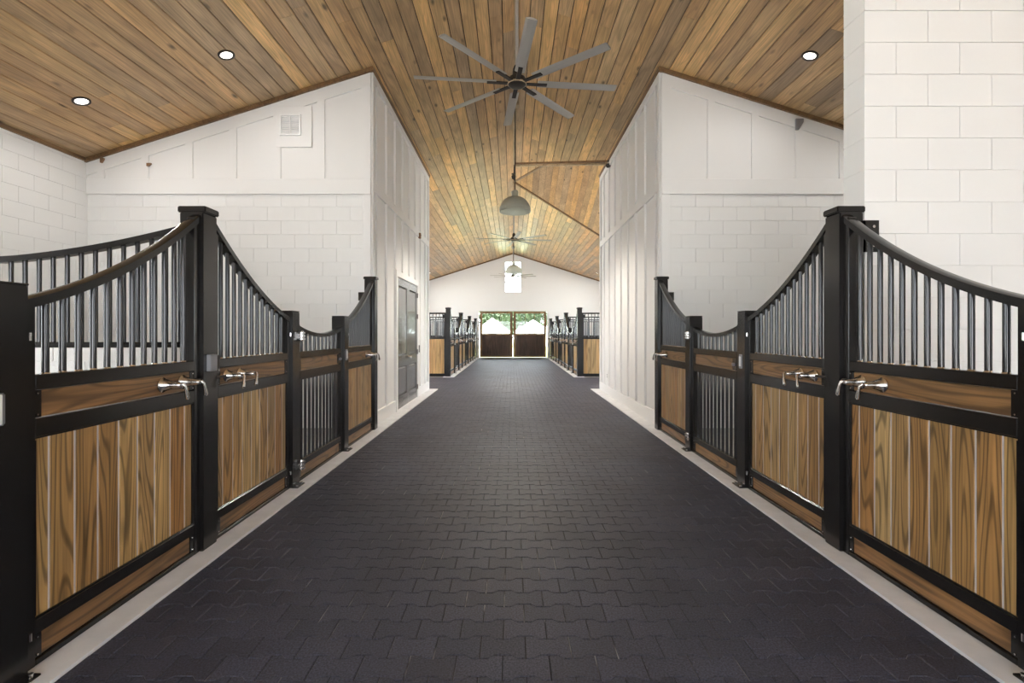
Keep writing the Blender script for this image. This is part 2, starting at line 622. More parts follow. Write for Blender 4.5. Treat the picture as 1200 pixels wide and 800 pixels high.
# near end wall behind the camera; its open doorway is added for daylight
mb = MB()
holed(mb, -WX - 0.2, WX + 0.2, -0.01, 4.0, [(-1.9, 1.9, -0.01, 2.8)], lambda m, a, b, c, d: m.box(a, b, Y0 - 0.2, Y0, c, d))
mb.prism([(-WX - 0.2, 4.0), (WX + 0.2, 4.0), (0, RIDGE + 0.1)], 1, Y0 - 0.2, Y0)
tag(mb.build('wall_near', 'white'), 'white gable wall behind the viewer with an open doorway added for daylight', 'wall', kind='structure')

# far gable wall with door opening and tall window
DW, DH = 1.96, 2.66
WW, WZ0, WZ1 = 0.50, 3.68, 5.50
mb = MB()
holed(mb, -WX - 0.2, WX + 0.2, -0.01, 4.0, [(-DW, DW, -0.01, DH), (-WW, WW, WZ0, 4.0)], lambda m, a, b, c, d: m.box(a, b, Y1, Y1 + 0.2, c, d))
for s in (-1, 1):
    mb.prism([(s * (WX + 0.2), 4.0), (s * WW, 4.0), (s * WW, zc(WW) + 0.03)], 1, Y1, Y1 + 0.2)
mb.prism([(-WW, WZ1), (WW, WZ1), (WW, zc(WW) + 0.03), (0, RIDGE + 0.03), (-WW, zc(WW) + 0.03)], 1, Y1, Y1 + 0.2)
tag(mb.build('wall_far', 'white'), 'white gable end wall above the far barn doors', 'wall', kind='structure')
# door casing
mb = MB()
for s in (-1, 1):
    mb.box(s * (DW - 0.02), s * (DW + 0.10), Y1 - 0.03, Y1 + 0.02, 0, DH + 0.10)
mb.box(-DW + 0.02, DW - 0.02, Y1 - 0.03, Y1 + 0.02, DH - 0.02, DH + 0.10)
tag(mb.build('trim_10', 'white'), 'white casing around the far barn doorway', 'trim', kind='structure')
# gable window
n_win += 1
mb = MB()
for a, b, c, d in ((-WW, -WW + 0.06, WZ0, WZ1), (WW - 0.06, WW, WZ0, WZ1), (-WW, WW, WZ0, WZ0 + 0.06), (-WW, WW, WZ1 - 0.06, WZ1),
                   (-0.02, 0.02, WZ0, WZ1), (-WW, WW, 4.28, 4.32), (-WW, WW, 4.88, 4.92)):
    mb.box(a, b, Y1 + 0.05, Y1 + 0.11, c, d)
w = mb.build('window_%d' % n_win, 'white')
tag(w, 'tall bright window high in the far gable wall', 'window', kind='structure')
for a, b in ((-WW + 0.06, -0.02), (0.02, WW - 0.06)):
    for c, d in ((WZ0 + 0.06, 4.28), (4.32, 4.88), (4.92, WZ1 - 0.06)):
        MB().box(a, b, Y1 + 0.075, Y1 + 0.08, c, d).build('pane', 'glass', w)

# ---- the two board-and-batten rooms that flank the aisle
BAND0, BAND1 = 3.46, 3.66


def room(s):
    side = 'left' if s < 0 else 'right'
    # cross wall facing the camera
    mb = MB()
    mb.prism([(s * AX, -0.01), (s * (WX + 0.1), -0.01), (s * (WX + 0.1), zc(WX + 0.1)), (s * AX, zc(AX))], 1, YC + 0.006, YC + 0.16)
    w = mb.build('wall_cross_' + side, 'mortar')
    tag(w, 'white block cross wall with panelled gable top, %s of the aisle' % side, 'wall', kind='structure')
    nb = 0
    for r in range(18):
        z = 0.1016 + r * 0.2032
        top = min(z + 0.099, BAND0)
        h = top - (z - 0.099)
        if h < 0.03: continue
        x = AX + 0.10
        first = 0.4034 if r % 2 == 0 else 0.2002
        while x < WX:
            wd = min(first, WX - x)
            first = 0.4034
            if wd > 0.03:
                obj('block', bevel_box(wd, 0.012, h, 0.0010, 'block'), w, (s * (x + wd / 2), YC + 0.003, z - 0.099 + h / 2)); nb += 1
            x += wd + 0.003
    # upper gable: backing, band, stiles, raked rail
    MB().prism([(s * AX, BAND0), (s * WX, BAND0), (s * WX, zc(WX)), (s * AX, zc(AX))], 1, YC - 0.004, YC + 0.006).build('gable_panel', 'white', w)
    obj('band', bevel_box(WX - AX, 0.026, BAND1 - BAND0, 0.004, 'white'), w, (s * (WX + AX) / 2, YC - 0.013, (BAND0 + BAND1) / 2))
    obj('band_cap', bevel_box(WX - AX, 0.04, 0.03, 0.004, 'white'), w, (s * (WX + AX) / 2, YC - 0.016, BAND0 - 0.015))
    obj('corner_board', bevel_box(0.12, 0.03, BAND0 - 0.01, 0.004, 'white'), w, (s * (AX + 0.058), YC - 0.008, BAND0 / 2))
    sp = 0.645
    x = AX
    k = 0
    while x < WX - 0.1:
        wd = 0.14 if k == 0 else 0.11
        mm = MB().prism([(s * x, BAND1 - 0.005), (s * (x + wd), BAND1 - 0.005), (s * (x + wd), zc(x + wd) - 0.1), (s * x, zc(x) - 0.1)], 1, YC - 0.022, YC)
        mm.build('batten', 'white', w)
        x = AX + 0.03 + (k + 1) * sp
        k += 1
    MB().prism([(s * AX, zc(AX) - 0.24), (s * WX, zc(WX) - 0.24), (s * WX, zc(WX) - 0.02), (s * AX, zc(AX) - 0.02)], 1, YC - 0.024, YC).build('raked_rail', 'white', w)
    # aisle wall
    mb = MB().box(s * AX, s * (AX + 0.14), YC + 0.008, YD, -0.01, zc(AX) - 0.0)
    a = mb.build('wall_aisle_' + side, 'white')
    tag(a, 'white board-and-batten aisle wall on the %s' % side, 'wall', kind='structure')
    xf = s * (AX - 0.016)
    obj('band', bevel_box(0.036, YD - YC, 0.14, 0.004, 'white'), a, (s * (AX - 0.016), (YC + YD) / 2, 3.57))
    obj('top_rail', bevel_box(0.036, YD - YC, 0.16, 0.004, 'white'), a, (s * (AX - 0.016), (YC + YD) / 2, zc(AX) - 0.08))
    obj('base_board', bevel_box(0.036, YD - YC, 0.20, 0.004, 'white'), a, (s * (AX - 0.016), (YC + YD) / 2, 0.112))
    ys = [YC + 0.05] + [7.50 + 0.6 * k for k in range(8)] + [YD - 0.05]
    for i, y in enumerate(ys):
        wd = 0.10 if i in (0, len(ys) - 1) else 0.065
        obj('batten', bevel_box(0.036, wd, zc(AX) - 0.16 - 3.64, 0.004, 'white'), a, (xf, y, (zc(AX) - 0.16 + 3.64) / 2))
        z0 = 0.212
        if s < 0 and 8.62 < y < 10.75: z0 = 2.52
        obj('batten', bevel_box(0.036, wd, 3.5 - z0, 0.004, 'white'), a, (xf, y, (3.5 + z0) / 2))
    # back wall of the room to the cross aisle
    mb = MB().prism([(s * AX, -0.01), (s * (WX + 0.1), -0.01), (s * (WX + 0.1), zc(WX + 0.1)), (s * AX, zc(AX))], 1, YD - 0.12, YD + 0.004)
    tag(mb.build('wall_back_' + side, 'white'), 'white wall of the %s room facing the cross aisle' % side, 'wall', kind='structure')


room(-1)
room(1)

# near right partition: a full-height block wall ending behind the tall post
PW0, PW1 = 3.155, 3.355
mb = MB().prism([(PX + POST + 0.02, -0.01), (WX + 0.1, -0.01), (WX + 0.1, zc(WX + 0.1)), (PX + POST + 0.02, zc(PX + POST))], 1, PW0 + 0.008, PW1 - 0.008)
wp = mb.build('wall_partition_right', 'mortar')
tag(wp, 'tall white painted block partition wall behind the near right stall door', 'wall', kind='structure')
for r in range(26):
    z = 0.1016 + r * 0.2032
    x = PX + POST + 0.017
    first = 0.4034 if r % 2 == 0 else 0.2002
    # the end of the wall shows whole block heads
    while x < WX:
        wd = min(first, WX - x); first = 0.4034
        xe = x + wd
        h = 0.1985
        if z + h / 2 > zc(xe) - 0.005:
            h = zc(xe) - 0.005 - (z - h / 2)
        if wd > 0.03 and h > 0.04 and (x < 4.9):
            obj('block', bevel_box(wd, PW1 - PW0, h, 0.0010, 'block'), wp, (x + wd / 2, (PW0 + PW1) / 2, z - 0.09925 + h / 2))
        x += wd + 0.003
# near left partition: low block wall with a grille on top
wl = MB().box(-WX - 0.02, -(PX + POST + 0.01), PW0 + 0.008, PW1 - 0.008, -0.01, 1.30).build('wall_partition_left', 'mortar')
tag(wl, 'low white block partition wall below the grille in the near left stall', 'wall', kind='structure')
for r in range(7):
    z = 0.1016 + r * 0.2032
    h = min(0.1985, 1.305 - (z - 0.09925))
    x = PX + POST + 0.004
    first = 0.4034 if r % 2 == 0 else 0.2002
    while x < WX:
        wd = min(first, WX - x); first = 0.4034
        if wd > 0.03:
            obj('block', bevel_box(wd, PW1 - PW0, h, 0.0010, 'block'), wl, (-(x + wd / 2), (PW0 + PW1) / 2, z - 0.09925 + h / 2))
        x += wd + 0.003

# ---- ceiling: plank by plank, with the cross vault opening on the right
VA, VN = 14.9, 13.26     # far and near points of the vault on the ridge
BX, BY = 0.855, 12.40


def hole_lo(x):
    return VA - (VA - BY) / BX * x if x < BX else VN - x + (BY - (VN - BX)) * 0


def hole_hi(x):
    return VA + x


ceil = MB()
ez = 0.024
ov = 0.2
for (xa, xb) in ((-WX - ov, 0.0),):
    ceil.add([(xa, Y0 - 0.2, zc(xa) + ez), (xb, Y0 - 0.2, zc(xb) + ez), (xb, Y1 + 0.2, zc(xb) + ez), (xa, Y1 + 0.2, zc(xa) + ez)], [(0, 1, 2, 3)])
XR = WX + ov
xs = [0.0, BX * 0.5, BX, 2.0, 4.0, XR]
for i in range(len(xs) - 1):
    a, b = xs[i], xs[i + 1]
    za, zb = zc(a) + ez, zc(b) + ez
    la, lb = (VN - 0 if False else hole_lo(a)), hole_lo(b)
    ceil.add([(a, Y0 - 0.2, za), (b, Y0 - 0.2, zb), (b, lb, zb), (a, la, za)], [(0, 1, 2, 3)])
    ceil.add([(a, hole_hi(a), za), (b, hole_hi(b), zb), (b, Y1 + 0.2, zb), (a, Y1 + 0.2, za)], [(0, 1, 2, 3)])
# vault decks above the opening
VM = (VA + VN) / 2
ZV = RIDGE + PITCH * (VA - VN) / 2
ceil.add([(0, VA, RIDGE + ez), (XR, VA + XR, RIDGE - PITCH * XR + ez), (XR, VM, ZV + ez), (0, VM, ZV + ez)], [(0, 1, 2, 3)])
ceil.add([(0, VN, RIDGE + ez), (0, VM, ZV + ez), (XR, VM, ZV + ez), (XR, VN - XR, RIDGE - PITCH * XR + ez)], [(0, 1, 2, 3)])
ceil.add([(0, VN - 0.6, RIDGE), (0, VA + 0.1, RIDGE), (0, VM, ZV + 0.05)], [(0, 1, 2)])
# gable closing the vault at the outer wall
ceil.add([(XR, VN - XR, RIDGE - PITCH * XR), (XR, VA + XR, RIDGE - PITCH * XR), (XR, VM, ZV + ez)], [(0, 1, 2)])
ceiling = obj('ceiling', mesh('ceiling', ceil.v, ceil.f, 'deck'))
tag(ceiling, 'vaulted ceiling of brown and orange stained pine planks', 'ceiling', kind='structure')

PLK = 0.185
TH = 0.018


def plank_geo(x0, x1, ya0, ya1, yb0, yb1):
    """plank under the roof plane between x0..x1 with ends at ya (low end, at x0 and x1) and yb"""
    if x0 < 0:
        pass
    g = 0.0055
    x0, x1 = x0 + g, x1 - g
    c = 0.006
    P = [(x0, ya0, 0), (x1, ya1, 0), (x1, yb1, 0), (x0, yb0, 0)]
    top = [(x, y, zc(x) + TH) for x, y, _ in P]
    mid = [(x, y, zc(x) + c) for x, y, _ in P]
    cx, = [(x0 + x1) / 2]
    low = [(x + (c if x < cx else -c), y, zc(x + (c if x < cx else -c))) for x, y, _ in P]
    vv = low + mid + top
    ff = [(0, 1, 2, 3)]
    for i in range(4):
        j = (i + 1) % 4
        ff.append((i, 4 + i, 4 + j, j)); ff.append((4 + i, 8 + i, 8 + j, 4 + j))
    return vv, ff


far_rest = MB()
hid = MB()
n_pl = 0
nrow = int(math.ceil(WX / PLK))


def put_plank(x0, x1, ya, yb):
    """ya, yb: functions of x for the two ends"""
    global n_pl
    vv, ff = plank_geo(x0, x1, ya(x0), ya(x1), yb(x0), yb(x1))
    ym, y_hi = min(ya(x0), ya(x1)), max(yb(x0), yb(x1))
    xin = min(abs(x0), abs(x1))
    seen_near = ym < YC and y_hi > 3.3
    seen_mid = xin < AX + 0.02 and y_hi > 3.3 and ym < 15.5
    if (seen_near or seen_mid) and n_pl < 299:
        n_pl += 1
        cy = (ya(x0) + yb(x0)) / 2
        cx = (x0 + x1) / 2
        me = mesh('plank', [(a - cx, b - cy, c - zc(cx)) for a, b, c in vv], ff, 'ceil')
        obj('plank', me, ceiling, (cx, cy, zc(cx)))
    else:
        far_rest.add(vv, ff)


for s in (-1, 1):
    for r in range(nrow + 1):
        xa, xb = r * PLK + 0.012, min((r + 1) * PLK + 0.012, WX + 0.03)
        if xb - xa < 0.03: continue
        x0, x1 = (xa, xb) if s > 0 else (-xb, -xa)
        y = Y0 + random.uniform(-2.5, 0)
        segs = []
        while y < Y1:
            ln = random.choice((3.05, 3.66, 4.27, 4.88)) + random.uniform(-.1, .1)
            a, b = max(y, Y0), min(y + ln, Y1)
            if b > a + 0.05: segs.append((a, b))
            y += ln
        for a, b in segs:
            fa, fb = (lambda x, a=a: a + 0.001), (lambda x, b=b: b - 0.001)
            if s < 0:
                put_plank(x0, x1, fa, fb)
                continue
            lo_min, hi_max = min(hole_lo(x0), hole_lo(x1)), max(hole_hi(x0), hole_hi(x1))
            lo_max, hi_min = max(hole_lo(x0), hole_lo(x1)), min(hole_hi(x0), hole_hi(x1))
            # the part before the opening
            if a < lo_min - 0.02:
                put_plank(x0, x1, fa, (lambda x, b=b: min(b - 0.001, hole_lo(x))))
            if b > hi_max + 0.02:
                put_plank(x0, x1, (lambda x, a=a: max(a + 0.001, hole_hi(x))), fb)
o = obj('plank_field', mesh('plank_field', far_rest.v, far_rest.f, 'ceil'), ceiling)
o['kind'] = 'stuff'
# planks on the far slope of the cross vault
for r in range(30):
    x0, x1 = r * PLK + 0.012 + 0.004, (r + 1) * PLK + 0.012 - 0.004
    def pz(y): return RIDGE - PITCH * (y - VA)
    P = [(x0, VM), (x1, VM), (x1, VA + x1), (x0, VA + x0)]
    cx, cy = (x0 + x1) / 2, (VM + VA + x0) / 2
    vv = [(x - cx, y - cy, pz(y) - pz(cy)) for x, y in P] + [(x - cx, y - cy, pz(y) - pz(cy) + 0.016) for x, y in P]
    obj('plank', mesh('plank', vv, [(0, 1, 2, 3), (0, 4, 5, 1), (1, 5, 6, 2), (2, 6, 7, 3), (3, 7, 4, 0)], 'ceil'), ceiling, (cx, cy, pz(cy)))
# ridge strip, valley trims, gable mouldings
MB().box(-0.03, 0.03, Y0, 13.3, RIDGE - 0.035, RIDGE + 0.01).build('ridge_strip', 'palewood', ceiling)
MB().box(-0.018, 0.018, 14.9, Y1, RIDGE - 0.02, RIDGE + 0.01).build('ridge_strip', 'trimwood', ceiling)
n_tr = 10


def trim(a, b, w, h, mat, label, dz=0.0):
    global n_tr
    n_tr += 1
    a = (a[0], a[1], a[2] + dz); b = (b[0], b[1], b[2] + dz)
    tag(MB().beam(a, b, w, h).build('trim_%d' % n_tr, mat), label, 'trim', kind='structure')


def cp(x, y): return (x, y, zc(x))


trim(cp(0.02, VN - 0.02), cp(AX + 0.0, VN - AX), 0.05, 0.07, 'trimwood', 'brown beam along the near edge of the cross vault')
trim(cp(0.02, VN + 0.06), cp(AX + 0.0, VN - AX + 0.08), 0.05, 0.035, 'palewood', 'pale strip under the brown vault beam', -0.05)
trim(cp(0.0, VA), cp(BX, BY), 0.07, 0.04, 'trimwood', 'slanting wood strip between the ridge and the vault beam')
trim(cp(0.0, VA), cp(4.2, VA + 4.2), 0.06, 0.06, 'trimwood', 'brown strip along the far valley of the cross vault')
for s in (-1, 1):
    sd = 'left' if s < 0 else 'right'
    trim((s * (AX - 0.05), YC - 0.035, zc(AX - 0.05) - 0.03), (s * (WX + 0.0), YC - 0.035, zc(WX) - 0.03), 0.05, 0.055, 'trimwood', 'raked brown moulding on top of the %s cross wall' % sd)
    trim((s * (AX - 0.03), YC - 0.05, zc(AX) - 0.02), (s * (AX - 0.03), YD, zc(AX) - 0.02), 0.05, 0.05, 'trimwood', 'brown moulding on top of the %s aisle wall' % sd)
    trim((0, Y1 - 0.03, RIDGE - 0.03), (s * WX, Y1 - 0.03, zc(WX) - 0.03), 0.05, 0.06, 'trimwood', 'raked brown moulding on the %s half of the far gable' % sd)
trim((-WX + 0.02, Y0, EAVE - 0.02), (-WX + 0.02, YC, EAVE - 0.02), 0.04, 0.05, 'trimwood', 'brown moulding along the eave of the left wall')

# ---- double door in the left aisle wall
DY0, DY1, DTOP = 8.78, 10.62, 2.40
cas = MB()
xf = -(AX - 0.05)
cas.box(-AX - 0.01, xf, DY0 - 0.10, DY0 - 0.005, 0.012, DTOP + 0.11).box(-AX - 0.01, xf, DY1 + 0.005, DY1 + 0.10, 0.012, DTOP + 0.11)
cas.box(-AX - 0.01, xf, DY0 - 0.005, DY1 + 0.005, DTOP + 0.005, DTOP + 0.11)
d1 = cas.build('door_1', 'white')
tag(d1, 'pair of dark panelled doors with white casing in the left aisle wall', 'door', kind='structure')
mid = (DY0 + DY1) / 2
for i, (a, b) in enumerate(((DY0, mid - 0.004), (mid + 0.004, DY1))):
    lm = MB()
    st = 0.11
    x0, x1 = -AX - 0.012, -(AX - 0.034)
    lm.box(x0, x1, a, a + st, 0.03, DTOP).box(x0, x1, b - st, b, 0.03, DTOP)
    for z0, z1 in ((0.03, 0.25), (0.78, 0.98), (DTOP - 0.14, DTOP)):
        lm.box(x0, x1, a + st, b - st, z0, z1)
    leaf = lm.build('leaf', 'doorpaint', d1)
    for z0, z1 in ((0.25, 0.78), (0.98, DTOP - 0.14)):
        pm = MB()
        xa, xb = -(AX - 0.006), -(AX - 0.024)
        q = 0.035
        P0 = [(a + st, z0), (b - st, z0), (b - st, z1), (a + st, z1)]
        P1 = [(a + st + q, z0 + q), (b - st - q, z0 + q), (b - st - q, z1 - q), (a + st + q, z1 - q)]
        pm.add([(xa, *p) for p in P0] + [(xb, *p) for p in P1], [(4, 5, 6, 7)] + [(i, (i + 1) % 4, 4 + (i + 1) % 4, 4 + i) for i in range(4)])
        pm.build('door_panel', 'doorpaint', leaf)
    if i == 1:
        for z in (0.25, 1.0, 1.75, 2.2):
            MB().tube([(xf - 0.004, b + 0.004, z - 0.05), (xf - 0.004, b + 0.004, z + 0.05)], 0.009, 8).build('hinge', 'darkmetal', leaf)
        kn = MB().tube([(-(AX - 0.032), a + 0.05, 0.93), (-(AX - 0.065), a + 0.05, 0.93), (-(AX - 0.07), a + 0.05, 0.93), (-(AX - 0.10), a + 0.05, 0.93)], [0.03, 0.012, 0.028, 0.022], 12)
        kn.build('door_knob', 'chrome', leaf, smooth=True)

# ================================================================== STALL FRONTS
def curve_h(t):
    """height of the swept top rail, t = 0 at the low post, 1 at the tall post"""
    return 1.535 + 0.61 * (0.52 * t + 0.48 * t * t)


Z_R = [(0.0135, 0.040), (0.143, 0.206), (0.965, 1.043), (1.163, 1.225)]
PL = 1.13
FX = PX + 0.022     # aisle face of the door frames
FT = 0.05


def latch(parent, s, y, z, lean):
    """conical chrome latch with a drop lever, axis pointing into the aisle"""
    vv, ff = lathe([(0.0, 0.0), (0.041, 0.0), (0.043, 0.006), (0.038, 0.012), (0.034, 0.020), (0.027, 0.040), (0.023, 0.052), (0.0215, 0.060), (0.018, 0.095), (0.013, 0.108), (0.0, 0.110)], 20)
    rot = Matrix.Rotation(-s * math.pi / 2, 3, 'Y')
    m = MB(); m.add([rot @ Vector(v) for v in vv], ff)
    o = m.build('latch', 'chrome', parent, (s * (FX + 0.008) - parent.location.x, y - parent.location.y, z), smooth=True)
    a = -s
    lv = MB().tube([(a * 0.102, 0, 0.002), (a * 0.120, 0, 0.006), (a * 0.128, lean * 0.004, -0.008), (a * 0.130, lean * 0.010, -0.030),
                    (a * 0.131, lean * 0.016, -0.055), (a * 0.131, lean * 0.021, -0.076), (a * 0.131, lean * 0.023, -0.084)],
                   [0.008, 0.009, 0.0085, 0.008, 0.012, 0.0125, 0.005], 10)
    lv.build('lever', 'chrome', o, smooth=True)
    return o


def frame_box(parent, name, s, ya, yb, z0, z1, mat='black', x0=FX, x1=FX + FT, bev=0.003):
    me = bevel_box(x1 - x0, abs(yb - ya), z1 - z0, bev, mat)
    return obj(name, me, parent, (s * (x0 + x1) / 2 - parent.location.x, (ya + yb) / 2 - parent.location.y, (z0 + z1) / 2))


def rail_curve(parent, name, s, fn, ya, yb, w, h, n=18, mat='black'):
    """swept rail following fn(t) between ya (t=0) and yb (t=1)"""
    m = MB()
    pts = []
    xm = FX + FT / 2
    for i in range(n + 1):
        t = i / n
        pts.append((ya + (yb - ya) * t, fn(t)))
    vv, ff = [], []
    for (y, z) in pts:
        for dx, dz in ((-w / 2, -h), (w / 2, -h), (w / 2, 0), (w * 0.3, 0.006), (-w * 0.3, 0.006), (-w / 2, 0)):
            vv.append((s * (xm + dx) - parent.location.x, y - parent.location.y, z + dz))
    for i in range(n):
        for k in range(6):
            k2 = (k + 1) % 6
            ff.append((i * 6 + k, i * 6 + k2, (i + 1) * 6 + k2, (i + 1) * 6 + k))
    ff.append(tuple(range(6))); ff.append(tuple(range(n * 6, n * 6 + 6)))
    m.add(vv, ff)
    o = m.build(name, mat, parent)
    o.data.polygons.foreach_set('use_smooth', [True] * len(o.data.polygons))
    o.data.set_sharp_from_angle(angle=math.radians(35))
    return o


def common_rows(t, s, ya, yb, lo_y):
    """rails, horizontal boards and their brackets shared by panels and gates; lo_y = y of the end with black brackets"""
    st = 0.05
    for (z0, z1) in Z_R:
        frame_box(t, 'rail', s, ya + st, yb - st, z0, z1)
    # thin inner beads next to the rails
    for z in (0.2085, 0.9625):
        frame_box(t, 'bead', s, ya + st, yb - st, z - 0.005, z + 0.005, 'black', FX + 0.006, FX + FT - 0.006, 0.0015)
    for z0, z1 in ((1.046, 1.160), (0.043, 0.140)):
        frame_box(t, 'strip_board', s, ya + st + 0.022, yb - st - 0.022, z0, z1, 'strip', FX + 0.012, FX + FT - 0.012, 0.003)
        for y in (ya + st + 0.012, yb - st - 0.012):
            br = frame_box(t, 'bracket', s, y - 0.021, y + 0.021, z0, z1, 'black', FX + 0.006, FX + FT - 0.006, 0.002)
            for zz in (z0 + 0.012, z1 - 0.012):
                sc_ = MB().tube([(0, 0, 0), (-s * 0.004, 0, 0)], [0.0055, 0.004], 8)
                obj('screw', shared('screw%d' % s, lambda: sc_.mesh('screw', 'chrome')), br, (-s * (FT / 2 - 0.006), 0, zz - (z0 + z1) / 2))


_shared = {}


def shared(key, make):
    if key not in _shared:
        _shared[key] = make()
    return _shared[key]


def build_panel(s, y_low, y_tall, label, group):
    """boarded panel with swept barred top; y_low / y_tall: its two ends"""
    ya, yb = min(y_low, y_tall), max(y_low, y_tall)
    t = thing('stall_screen', (s * (FX + FT / 2), (ya + yb) / 2, 0.0), label, 'stall screen', group)
    st = 0.05
    dirn = 1 if y_tall > y_low else -1
    frame_box(t, 'stile', s, y_low, y_low + dirn * st, 0.0125, curve_h(0) + 0.004)
    frame_box(t, 'stile', s, y_tall - dirn * st, y_tall, 0.0125, curve_h(1) - 0.02)
    common_rows(t, s, ya, yb, y_low)
    rail_curve(t, 'top_rail', s, curve_h, y_low, y_tall, FT + 0.014, 0.04)
    # side beads of the board field
    for y in (ya + st + 0.005, yb - st - 0.005):
        frame_box(t, 'bead', s, y - 0.005, y + 0.005, 0.218, 0.951, 'black', FX + 0.006, FX + FT - 0.006, 0.0015)
    # bars
    n = 12
    for k in range(n):
        y = ya + st + (yb - ya - 2 * st) * (k + 0.85) / (n + 0.7)
        tt = (y - y_low) / (y_tall - y_low)
        h = curve_h(tt) - 0.03 - 1.222
        obj('bar', unit_bar(), t, (0, y - t.location.y, 1.222), None, (0.0142, 0.0142, h))
        obj('bar_collar', shared('collar', lambda: MB().tube([(0, 0, 0), (0, 0, 0.007)], [0.018, 0.0145], 10).mesh('bar_collar', 'chrome', True)), t, (0, y - t.location.y, 1.2245))
    # boards with pale splines
    w0, w1 = ya + st + 0.011, yb - st - 0.011
    gap = 0.009
    halfw = (w1 - w0 - 8 * gap) / 8 / 2
    y = w0
    for k in range(9):
        wd = halfw if k in (0, 8) else 2 * halfw
        frame_box(t, 'board', s, y, y + wd, 0.2075, 0.9635, 'board', FX + 0.013, FX + FT - 0.013, 0.003)
        y += wd
        if k < 8:
            frame_box(t, 'spline', s, y + 0.0004, y + gap - 0.0004, 0.2078, 0.9632, 'spline', FX + 0.015, FX + FT - 0.015, 0.0)
            y += gap
    # latches near the tall post, and the bolt that shoots into it
    for off in (0.155, 0.325):
        latch(t, s, y_tall - dirn * off, 1.104, dirn)
    bo = MB().tube([(s * (FX - 0.006), y_tall - dirn * 0.135, 1.104), (s * (FX - 0.006), y_tall - dirn * 0.002, 1.104)], 0.009, 10)
    o = bo.build('bolt', 'darkmetal', t, tuple(-c for c in t.location), smooth=True)
    # hinge pins at the low end
    for z in (0.155, 1.385):
        h = MB().tube([(s * (FX - 0.010), y_low + dirn * 0.012, z - 0.016), (s * (FX - 0.010), y_low + dirn * 0.012, z + 0.016)], 0.008, 8)
        h.build('hinge_pin', 'chrome', t, tuple(-c for c in t.location), smooth=True)
    return t


GL = T[3] - T[2] - POST     # gate length


def gate_h(t):
    return 1.475 - 0.082 * (1 - (2 * t - 1) ** 2)


def build_gate(s, y_h, y_l, label, group):
    """barred yoke gate; y_h = hinge end, y_l = latch end"""
    ya, yb = min(y_h, y_l) + 0.012, max(y_h, y_l) - 0.012
    t = thing('stall_gate', (s * (FX + FT / 2), (ya + yb) / 2, 0.0), label, 'gate', group)
    st = 0.045
    dirn = 1 if y_l > y_h else -1
    for y in (ya, yb - st):
        frame_box(t, 'stile', s, y, y + st, 0.0125, 1.478)
    common_rows(t, s, ya, yb, y_h)
    rail_curve(t, 'top_rail', s, gate_h, ya, yb, FT + 0.012, 0.035)
    for z0, fn, n in ((1.222, None, 10), (0.203, 0.967, 11)):
        for k in range(n):
            y = ya + st + (yb - ya - 2 * st) * (k + 0.85) / (n + 0.7)
            zt = fn if fn else gate_h((y - ya) / (yb - ya)) - 0.026
            obj('bar', unit_bar(), t, (0, y - t.location.y, z0), None, (0.0142, 0.0142, zt - z0))
    # latch box at the latch end
    yl = (yb - st - 0.05) if dirn > 0 else (ya + st + 0.05)
    lb = frame_box(t, 'latch_box', s, yl - 0.045, yl + 0.045, 1.050, 1.156, 'black', FX + 0.0, FX + FT, 0.004)
    m = MB().tube([(-s * 0.020, 0, 0), (-s * 0.045, 0, 0), (-s * 0.05, 0, 0)], [0.016, 0.016, 0.010], 12)
    m.build('latch_button', 'greyplate', lb, smooth=True)
    return t


def build_hinge(post, s, y, z):
    """chrome pivot hinge between a low post and the gate: clevis plates, ball and pin"""
    x = s * (PX - 0.022)
    m = MB()
    px, py = post.location.x, post.location.y
    for dz in (-0.028, 0.0, 0.028):
        m.tube([(x - px, y - py, z + dz - 0.006), (x - px, y - py, z + dz + 0.006)], 0.034, 16)
    vv, ff = lathe([(0, -0.05), (0.018, -0.046), (0.022, -0.03), (0.022, 0.03), (0.018, 0.046), (0, 0.05)], 14)
    m.add([(a + x - px, b + y - py, c + z) for a, b, c in vv], ff)
    m.box(x - px - 0.012, s * (PX + 0.002) - px + (0.012 if s < 0 else -0.012) * 0, y - py - 0.03, y - py + 0.03, z - 0.02, z + 0.02)
    o = m.build('hinge', 'chrome', post, smooth=True)
    return o


